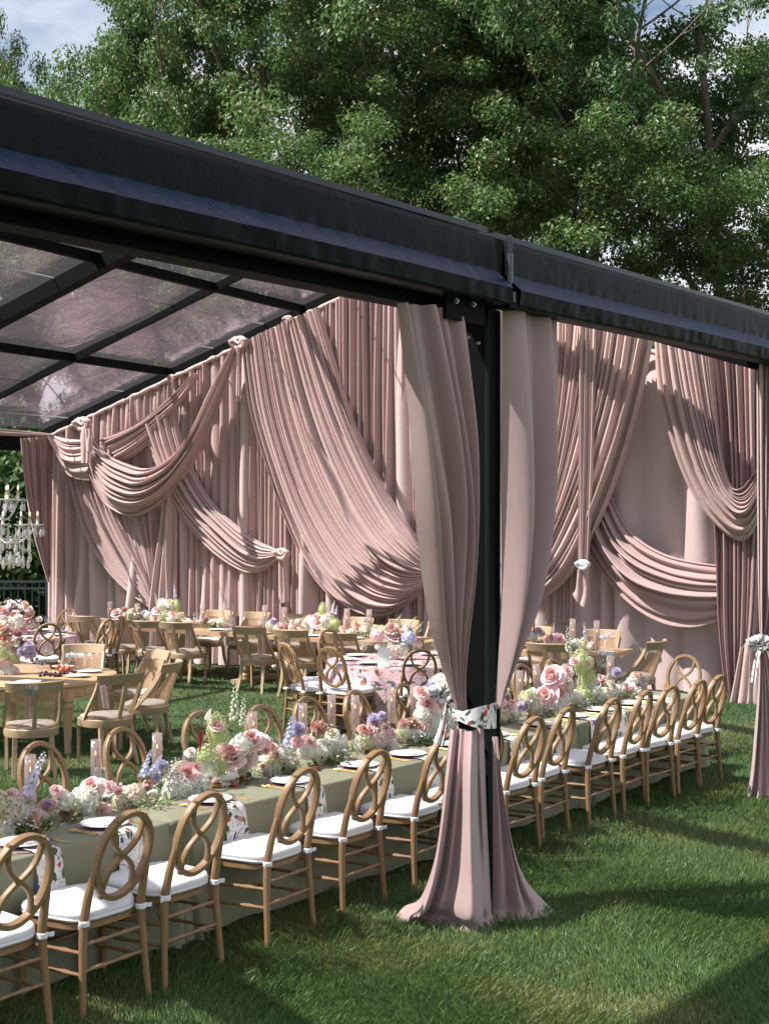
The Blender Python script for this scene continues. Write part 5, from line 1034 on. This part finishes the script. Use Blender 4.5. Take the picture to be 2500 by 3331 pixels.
for k in range(7):
    a_ = R(-110+45*k); c = Vector((RL[0]+math.cos(a_)*.56, RL[1]+math.sin(a_)*.56, Z2+.003)); small_setting(c, (-math.cos(a_), -math.sin(a_)), 'at the %s place of the far left round table' % ORD[k], 'the far left round table')
for i, (dx, dy, a_) in enumerate(((.75, -.62, 100), (1.02, -.1, 170), (1.0, .28, 190), (.6, .62, 265), (.1, -.68, 92))):
    c = FT+Matrix.Rotation(FY, 3, 'Z') @ Vector((dx, dy, Z2+.002)); small_setting(c, (math.cos(R(a_)), math.sin(R(a_))), 'at the %s place of the fluted table' % ORD[i], 'the fluted table')
for i, s in enumerate((.6, 1.15, 1.75, 2.6, 3.3, 3.95, 4.95, 5.5, 6.1, 6.7)):
    c = TR0-r_*s+q_*.16; c.z = Z2+.002; small_setting(c, q_, 'on the near side of the back tables, %s from the right' % ORD[i], 'the back tables')
# fruit, bowls, cards
def ball_thing(name, p, r, mat, label, cat, group=None, sz=.95):
    mb = MB(); mb.ball((0, 0, r*sz), r, 18, sz=sz); mb.tube([(0, 0, r*sz*1.9), (.002, 0, r*sz*2.05+.004)], .0015, 4); o = mb.build(name, M[mat], None, auto=0, loc=p); tag(o, label, cat, group); return o
FR_ = 'plums on the long green table'
for x, y, r, mt, lb in ((82, 1801, .024, 'plum', 'speckled red plum beside the pear at the left'), (262, 1742, .023, 'dark_plum', 'dark plum left of its twin under the blushing hydrangea'), (287, 1741, .025, 'dark_plum', 'dark plum right of its twin under the blushing hydrangea'), (507, 1702, .023, 'plum', 'frosted pink plum in front of the white bowl'), (524, 1690, .025, 'orange_fruit', 'amber plum right of the white bowl'), (536, 1682, .023, 'dark_plum', 'dark plum behind the amber plum'), (785, 1620, .026, 'orange_fruit', 'orange pear-shaped fruit by the seventh candle'), (1144, 1554, .024, 'orange_fruit', 'orange plum right of the black post'), (1080, 1562, .024, 'dark_plum', 'dark plum right beside the black post'), (636, 1664, .022, 'orange_fruit', 'red plum beside the fifth candle'), (466, 1696, .024, 'coral', 'coral plum behind the cherry bowl')):
    ball_thing('plum', tb(x, y), r, mt, lb, 'plum', FR_)
mb = MB(); mb.lathe([(.001, 0), (.025, .003), (.036, .02), (.037, .036), (.028, .058), (.017, .072), (.012, .082), (.001, .086)], 20); mb.tube([(0, 0, .084), (.006, 0, .10)], .002, 5)
o = mb.build('pear', m_plain('pear skin', (.30, .13, .06), .5, .5, 12), None, auto=0, loc=tb(70, 1796)); tag(o, 'russet pear standing beside the red plum', 'pear')
for i, (x, y, lb) in enumerate(((104, 1788, 'at the left edge'), (467, 1704, 'left of the white footed bowl'), (680, 1664, 'beside the fifth candle'), (868, 1606, 'left of the tied curtain'), (1238, 1528, 'before the lime hydrangea cones'), (1330, 1508, 'near the right end of the table'))):
    p = tb(x, y); mb = MB(); mb.lathe([(.001, 0), (.020, 0), (.030, .012), (.037, .030), (.0355, .031), (.028, .015), (.001, .010)], 24); o = mb.build('wooden_bowl', M['wood_bowl'], None, auto=0, loc=p); tag(o, 'small turned wooden bowl of dark cherries '+lb, 'bowl', 'cherry bowls on the long green table')
    for k in range(9):
        a_ = k*2.4; rr_ = .018*math.sqrt(k/9)*1.3; q = p+Vector((rr_*math.cos(a_), rr_*math.sin(a_), .022+(.006 if k < 4 else 0))); mb = MB(); mb.ball((0, 0, 0), .0095, 10); c_ = mb.build('cherry', M['cherry'], None, auto=0, loc=q); tag(c_, 'dark cherry in the wooden bowl '+lb, 'cherry', 'cherries in the bowl '+lb)
for x, y in ((588, 1690), (497, 1703), (690, 1668), (648, 1672)):
    mb = MB(); mb.ball((0, 0, .010), .010, 10); mb.tube([(0, 0, .019), (.008, 0, .045)], .0008, 4); c_ = mb.build('cherry', M['cherry'], None, auto=0, loc=tb(x, y)); tag(c_, 'loose dark cherry lying on the green cloth', 'cherry', 'loose cherries on the green cloth')
gr_ = 'grapes on the fluted table'
gl2 = [(120+5*k+fr.uniform(-4, 4), 2150+3.2*k*.5+fr.uniform(-10, 6)) for k in range(26)]+[(130+3.6*k+fr.uniform(-3, 3), 2200-fr.uniform(0, 14)) for k in range(26)]
for x, y in gl2:
    p = G(x, y, Z2+.012); mb = MB(); mb.ball((0, 0, 0), .016, 10); o = mb.build('grape', M['cherry'], None, auto=0, loc=p); tag(o, 'black grape spilled across the fluted table', 'grape', gr_)
for i, (x, y, lb) in enumerate(((190, 2180, 'top left'), (207, 2182, 'middle'), (222, 2184, 'right'), (201, 2190, 'front'))): ball_thing('plum', G(x, y, Z2), .030, 'orange_fruit', 'orange plum among grapes on the fluted table, %s of four' % lb, 'plum', 'orange plums on the fluted table')
def card(p, w, h, label, rz=0):
    mb = MB(); pts = [(-w/2, 0)]+[(-w/2+0*k, h*.75) for k in (0,)]+[(w/2*math.cos(math.pi-math.pi*k/12), h*.72+h*.28*math.sin(math.pi*k/12)) for k in range(13)]+[(w/2, 0)]
    n = len(pts); mb.add([(x, -.0015, z) for x, z in pts]+[(x, .0015, z) for x, z in pts], [tuple(range(n)), tuple(range(2*n-1, n-1, -1))]+[(i, n+i, n+(i+1) % n, (i+1) % n) for i in range(n)])
    o = mb.build('table_card', M['porcelain'], None, smooth=False, loc=p); o.rotation_euler = (R(-8), 0, rz); tag(o, label, 'card'); return o
card(tb(748, 1625), .06, .12, 'white arched card standing between tall cylinders on the green table', R(60)); card(tb(430, 1690), .07, .12, 'white arched card behind the large pale rose', R(20)); card(G(828*K, 1440*K, Z2), .12, .2, 'white arched table card before the blue hydrangea bouquet'); card((lambda q: Vector((q.x, q.y, Z2)))(pl_back(666*K, 2000)), .11, .22, 'white arched card on the middle back table', R(-10))
# cloths over furniture
def hang(name, pts, label, cat, mat, npl=2, amp=.01, group=None):
    o = drape(name, pts, npl, amp, Vector((0, -1, 0)), M[mat], None, seed=len(label), nt=24); tag(o, label, cat, group); return o
def onft(x, y, dd): return D(x, y, dd)
hang('table_runner', [[onft(x0, 2212, 12.75), onft(x0+2, 2222, 12.62), onft(x0+8, 2262, 12.58), onft(x0+14, 2304, 12.56)] for x0 in (321, 333, 345)], 'lilac runner hanging over the edge of the fluted table', 'runner', 'lilac_cloth', 3, .012)
hang('chair_throw', [[D(x, 2232, 11.55), D(x-1, 2262, 11.62), D(x-2, 2300, 11.70), D(x-1, 2334, 11.78)] for x in (84, 104, 125)], 'mauve gauze throw hanging on the cane-backed chair nearest the left edge', 'throw', 'lilac_cloth', 3, .012, 'throws on cane-backed chairs')
for i, (x0, x1, y0, y1, dd, lb) in enumerate(((602, 628, 2046, 2108, 18.25, 'beside the gap between the back tables'), (838, 864, 2062, 2128, 17.45, 'just right of the gap between the back tables'), (1792, 1822, 2118, 2170, 15.25, 'right of the black post'), (505, 525, 2038, 2095, 18.5, 'third from the left in the back row'))):
    hang('chair_throw', [[D(x, y0, dd), D(x+1, (y0+y1)/2, dd+.02), D(x, y1, dd+.05)] for x in (x0, (x0+x1)/2, x1)], 'pale gauze throw on the cane-backed chair '+lb, 'throw', 'lilac_cloth', 3, .015, 'throws on cane-backed chairs')
for x0, x1, y0, y1, lb in ((734, 768, 2050, 2098, 'at the gap between the left and middle back tables'), (1942, 1996, 2122, 2166, 'at the right end of the back tables')):
    pp = pl_back(x0, y0); d0 = pp.y-.42
    hang('table_runner', [[D(x, y0-6, d0+.35), D(x, y0, d0), D(x, (y0+y1)/2, d0-.02), D(x, y1, d0-.02)] for x in (x0, (x0+x1)/2, x1)], 'botanical print runner hanging '+lb, 'runner', 'floral_white', 3, .015, 'printed runners on the back tables')

# ---------------------------------------------------------------- chandelier
cz = lambda y, d=14.0: H-(y-CY)/F*d
cc = D(-12, 1700, 14.0); ch = tag(empty('chandelier', (cc.x, cc.y, 0)), 'crystal chandelier with candle bulbs hanging at the left edge', 'chandelier')
mb = MB(); mb.lathe([(.004, cz(1860)), (.02, cz(1850)), (.035, cz(1800)), (.02, cz(1770)), (.05, cz(1740)), (.06, cz(1715)), (.02, cz(1690)), (.03, cz(1660)), (.045, cz(1630)), (.02, cz(1600)), (.03, cz(1560)), (.01, cz(1540)), (.006, cz(1400))], 20); mb.build('stem', M['crystal'], ch, auto=0)
mb = MB(); mb.tube([(0, 0, cz(1410)), (0, 0, 4.7)], .008, 6); mb.build('chain', M['chrome'], ch)
def bulbset(x, y, z0, zc, zt):
    m_ = MB(); m_.tube([(x, y, z0), (x, y, zc)], [.015, .014], 10); c_ = m_.build('candle_sleeve', M['candle_cream'], ch, auto=0)
    m_ = MB(); m_.lathe([(.008, 0), (.018, (zt-zc)*.3), (.016, (zt-zc)*.5), (.004, (zt-zc)*.9), (.001, zt-zc)], 10, (x, y, zc)); m_.build('bulb', M['glass'], c_, auto=0)
    m_ = MB(); m_.lathe([(.001, 0), (.006, .012), (.006, .03), (.001, .045)], 8, (x, y, zc+.006)); m_.build('filament', M['bulb'], c_, auto=0)
def drop_mesh(s): 
    m_ = MB(); m_.lathe([(.001, 0), (.008, -.012), (.014, -.04), (.017, -.06), (.010, -.08), (.001, -.09)], 6); m_.ball((0, 0, .008), .007, 6); return m_
drop_me = mesh_of(drop_mesh(1), 'crystal_drop', [M['crystal']])
bead_mb = MB()
for k in range(7): bead_mb.ball((0, 0, -.018*k), .008, 6)
bead_me = mesh_of(bead_mb, 'bead_string', [M['crystal']])
def cry(me, x, y, z, s=1):
    o = bpy.data.objects.new(me.name, me); col.objects.link(o); o.parent = ch; o.location = (x, y, z); o.scale = (s, s, s); o.rotation_euler.z = fr.uniform(0, 6)
for n_, rad, zp, zcand, ztop, zb, a0 in ((8, .40, cz(1708), cz(1680), cz(1652), cz(1735), .1), (6, .21, cz(1626), cz(1594), cz(1568), cz(1660), .3)):
    for k in range(n_):
        a_ = a0+2*math.pi*k/n_; x, y = rad*math.cos(a_), rad*math.sin(a_)
        mb = MB(); mb.tube([(x*t*1.0, y*t, zb+(zp-zb)*(t**3)-.10*math.sin(math.pi*t)) for t in [j/9 for j in range(10)]], .010, 8); mb.build('arm', M['crystal'], ch, auto=0)
        mb = MB(); rows = [[(x+r_q*(1+.12*math.cos(j*math.pi/2))*math.cos(j*2*math.pi/24), y+r_q*(1+.12*math.cos(j*math.pi/2))*math.sin(j*2*math.pi/24), zp+zq) for j in range(24)] for r_q, zq in ((.01, -.012), (.04, -.004), (.065, .012), (.06, .010), (.01, -.006))]; mb.grid(rows, closev=True); mb.build('drip_pan', M['crystal'], ch, auto=0)
        bulbset(x, y, zp, zcand, ztop)
        for j in range(3): b_ = a_+(j-1)*.9; cry(drop_me, x+.06*math.cos(b_), y+.06*math.sin(b_), zp-.03, fr.uniform(.8, 1.1))
        if n_ == 8:
            cry(bead_me, x*.8, y*.8, zp-.03); cry(drop_me, x*.8, y*.8, zp-.18, 1.2)
for k in range(48):
    a_ = 2*math.pi*k/48; rr_ = (.10, .18, .26, .33)[k % 4]; cry(bead_me, rr_*math.cos(a_), rr_*math.sin(a_), cz(1745)-.01*(k % 3)); cry(drop_me, rr_*math.cos(a_), rr_*math.sin(a_), cz(1745)-.16-.03*(k % 3), 1.1)
    
# ---------------------------------------------------------------- fence behind the tent at the left
fx0, fx1, fy = -7.6, (156-CX)/F*23.3, 23.3; fz = 1.08
fe = tag(empty('metal_fence', ((fx0+fx1)/2, fy, 0)), 'black metal picket fence before the dark trees at the far left', 'fence')
def fp(mbx, nm): o = mbx.build(nm, fmat, None, smooth=False); o.parent = fe; o.matrix_parent_inverse = Matrix.Translation(fe.location).inverted()
fmat = m_plain('grey blue painted rail', (.035, .045, .055), .45)
for z in (fz-.02, fz-.13, .12): mb = MB(); mb.box(((fx0+fx1)/2, fy, z), (fx1-fx0, .03, .035)); fp(mb, 'rail')
for x in (fx0, (fx0+fx1)/2-.4, fx1): mb = MB(); mb.box((x, fy, fz/2+.02), (.06, .06, fz+.06)); mb.box((x, fy, fz+.06), (.075, .075, .02)); fp(mb, 'fence_post')
x = fx0+.11
while x < fx1-.06: mb = MB(); mb.box((x, fy-.001, fz/2), (.016, .016, fz-.02)); fp(mb, 'picket'); x += .115
# ---------------------------------------------------------------- trees
def tree_meshes(seed, h, crown_r, nblob, leaves, crown_lo=.22, lean=.0, leafsz=.056, forks=4):
    rr = random.Random(seed); tips = []; bark = MB()
    def limb(p, d, L, r, depth):
        n = 6; pts = [p]; rad = [r]; q = p.copy(); dd = d.copy()
        for i in range(n):
            dd = (dd+Vector((rr.uniform(-.16, .16), rr.uniform(-.16, .16), rr.uniform(-.05, .14)))).normalized(); q = q+dd*(L/n); pts.append(q.copy()); rad.append(max(r*(1-.62*(i+1)/n), .008))
        bark.tube(pts, rad, 8 if depth < 2 else 5, cap=False)
        if depth >= 3: tips.append((pts[-1], L)); tips.append((pts[3], L)); return
        k = rr.randint(3, 4) if depth else forks
        for i in range(k):
            f = rr.uniform(.35, 1) if depth else rr.uniform(crown_lo+.05, .95); idx = min(int(f*n), n-1); b = pts[idx].lerp(pts[idx+1], f*n-idx)
            a = i*2*math.pi/k+rr.uniform(-.6, .6); up = rr.uniform(.25, .9) if depth else rr.uniform(.5, 1.1)
            nd = (Vector((math.cos(a), math.sin(a), up))+dd*.35).normalized(); limb(b, nd, L*rr.uniform(.5, .68), rad[idx]*.62, depth+1)
        tips.append((pts[-1], L*.6))
    limb(Vector((0, 0, 0)), Vector((lean, 0, 1)).normalized(), h*.72, h*.013, 0)
    # leaf clumps about the branch tips plus a scatter filling the crown
    cen = []
    for p, L in tips: cen.append((np.array(p), rr.uniform(.38, .75)))
    while len(cen) < nblob:
        a = rr.uniform(0, 6.28); t = rr.random(); z = h*(crown_lo+(1-crown_lo)*t); prof = crown_r*math.sin(math.pi*min(.12+.80*t, 1))**.65*rr.uniform(.55, 1.0)
        cen.append((np.array((prof*math.cos(a)+lean*z, prof*math.sin(a), z*.98)), rr.uniform(.32, .8)))
    g = np.random.default_rng(seed); w = np.array([c[1]**2 for c in cen]); w = w/w.sum(); ci = g.choice(len(cen), leaves, p=w)
    C = np.array([c[0] for c in cen])[ci]; Rr = np.array([c[1] for c in cen])[ci]
    dv = g.normal(size=(leaves, 3)); dv /= np.linalg.norm(dv, axis=1)[:, None]; rad = g.random(leaves)**.5
    P = C+dv*(Rr*rad)[:, None]*1.05*np.array([1.15, 1.15, .7])
    nrm = g.normal(size=(leaves, 3))*.8+dv*.7+np.array([-.25, -.1, .8]); nrm /= np.linalg.norm(nrm, axis=1)[:, None]
    t1 = np.cross(nrm, g.normal(size=(leaves, 3))); t1 /= np.linalg.norm(t1, axis=1)[:, None]; t2 = np.cross(nrm, t1)
    s = leafsz*g.uniform(.5, 1.55, leaves)[:, None]
    V4 = np.stack([P-t1*s, P+t2*s*.55+nrm*s*.18, P+t1*s*1.1, P-t2*s*.55+nrm*s*.18], 1).reshape(-1, 3)
    Fc = np.arange(leaves*4).reshape(-1, 4)
    return bark, V4, Fc
TP = []
specs = [(11, 13.5, 4.2, 190, 80000, .25, 0, 'leaf_a'), (12, 15.5, 4.8, 210, 90000, .25, .02, 'leaf_a'), (13, 15, 5.0, 160, 72000, .28, -.02, 'leaf_b'), (14, 16, 5.2, 140, 68000, .30, .02, 'leaf_b')]
for sd, h, cr_, nb, lv, lo, ln, lm in specs:
    bark, V4, Fc = tree_meshes(sd, h, cr_, nb, lv, lo, ln)
    root = empty('oak_tree'); root['category'] = 'tree'; bark.build('trunk', M['bark'], root, auto=0); npmesh('crown', V4, Fc, 4, M[lm], root); TP.append(root)
# (proto, pixel x, depth, scale, turn, label)
trees = [(0, -60, 36, (.42, .42, 1.03), 1.0, 'small leafy oak at the left edge above the valance'), (0, 520, 30, (.62, .62, .99), 2.1, 'pale-topped oak with a stepped crown, left of the first sky gap'),
    (1, 1010, 31, (.88, .88, 1.08), .3, 'tall oak above the middle of the valance'), (1, 1480, 33, (.82, .82, 1.03), 2.6, 'tall oak behind the black post'), (2, 1900, 30, (.82, .82, 1.04), 1.2, 'dark oak with visible limbs right of the post'),
    (3, 2330, 29, (.85, .85, 1.05), 4.0, 'broad oak with bare forking limbs at the right'), (3, 2760, 33, (.7, .7, 1.0), .8, 'oak leaning in from the right edge'),
    (1, 800, 38, (.78, .78, 1.15), 4.4, 'oak in the second row behind the valance left of centre'), (2, 1700, 40, (.9, .9, 1.12), .4, 'dark oak in the second row right of centre'),
    (0, 90, 42, .80, 3.3, 'distant oak low behind the left end of the valance'), (2, -330, 29, .60, 1.7, 'dark oak beyond the fence at the far left'), (0, 1750, 27, .70, 5.5, 'young oak just behind the curtain wall'), (1, 60, 28, (.62, .62, .56), 2.2, 'low oak seen through the clear roof at the left edge'), (2, 460, 27, (.6, .6, .52), 5.0, 'low oak seen through the clear roof, second from the left'), (1, 860, 28, (.6, .6, .54), 1.5, 'low oak seen through the clear roof near the swags'),
    (0, 2520, 26, .62, 4.1, 'low oak just behind the right end of the valance')]
for k, x, d, s, rz, lb in trees:
    o = spawn(TP[k], Vector(((x-CX)/F*d, d, 0)), rz, lb, 'oaks behind the tent', scale=1); o.scale = s if isinstance(s, tuple) else (s, s, s)
# undergrowth behind the fence
g = np.random.default_rng(5)
def bush(x, d, w, h, n, label, seed):
    g = np.random.default_rng(seed); c = g.random((40, 3)); c = np.stack([(c[:, 0]-.5)*w, (c[:, 1]-.5)*1.6, c[:, 2]*h*.85], 1); ci = g.integers(0, 40, n); dv = g.normal(size=(n, 3)); P = c[ci]+dv*.28; P[:, 2] = np.abs(P[:, 2])
    nrm = g.normal(size=(n, 3)); nrm /= np.linalg.norm(nrm, axis=1)[:, None]; t1 = np.cross(nrm, g.normal(size=(n, 3))); t1 /= np.linalg.norm(t1, axis=1)[:, None]; t2 = np.cross(nrm, t1); s = .07*g.uniform(.6, 1.4, n)[:, None]
    V4 = np.stack([P-t1*s, P+t2*s*.55, P+t1*s, P-t2*s*.55], 1).reshape(-1, 3)
    root = empty('shrub', Vector(((x-CX)/F*d, d, 0))); tag(root, label, 'shrub', 'dark shrubs behind the fence'); npmesh('foliage', V4, np.arange(n*4).reshape(-1, 4), 4, M['leaf_b'], root)
    mb = MB()
    for k in range(5): mb.tube([(.1*k-.2, 0, 0), ((.1*k-.2)*3, .1, h*.5), ((.1*k-.2)*5, .1, h*.9)], [.03, .02, .01], 6)
    mb.build('stem', M['bark'], root, auto=0)
bush(-120, 25.5, 4.0, 4.2, 16000, 'dense dark shrub behind the fence, left part', 1); bush(160, 27, 4.0, 4.6, 16000, 'dense dark shrub behind the fence, beside the curtain', 2)
bush(1300, 27, 8, 3.5, 14000, 'dark shrub behind the curtain wall, mostly hidden', 3); bush(2300, 25, 8, 4.0, 16000, 'dark shrub behind the right end of the curtain wall', 4)
# ---------------------------------------------------------------- grass
def blades(n, ylo, yhi, hb, wb, seed, clip=None):
    g = np.random.default_rng(seed); y = g.uniform(ylo, yhi, n); x = g.uniform(-90, 2590, n); d = F*H/(y-CY); X = (x-CX)/F*d
    h = hb*g.uniform(.5, 1.25, n)*(1+.25*np.sin(X*5.1+d*3)*np.sin(d*4.3-X*2)); w = wb*g.uniform(.6, 1.3, n)*np.maximum(1, d/9)
    a = g.uniform(0, 6.28, n); l = g.uniform(.15, 1.0, n)*h; wa = np.sin(X*2.3+d*1.7)*2+g.normal(size=n)*.9
    bx, by = np.cos(a)*w, np.sin(a)*w; lx, ly = np.cos(wa)*l, np.sin(wa)*l; z0 = np.zeros(n)
    V = np.stack([np.stack([X-bx, d-by, z0], 1), np.stack([X+bx, d+by, z0], 1), np.stack([X+bx*.7+lx*.35, d+by*.7+ly*.35, h*.6], 1), np.stack([X+lx, d+ly, h*.95], 1), np.stack([X-bx*.7+lx*.35, d-by*.7+ly*.35, h*.6], 1)], 1)
    return V.reshape(-1, 3)
Vg = np.concatenate([blades(170000, 2560, 3450, .050, .0022, 1), blades(110000, 2080, 2620, .034, .0026, 2)])
go = npmesh('grass', Vg, np.arange(len(Vg)).reshape(-1, 5), 5, M['grass']); tag(go, 'green lawn grass with dry straw-coloured patches', 'grass', kind='stuff')
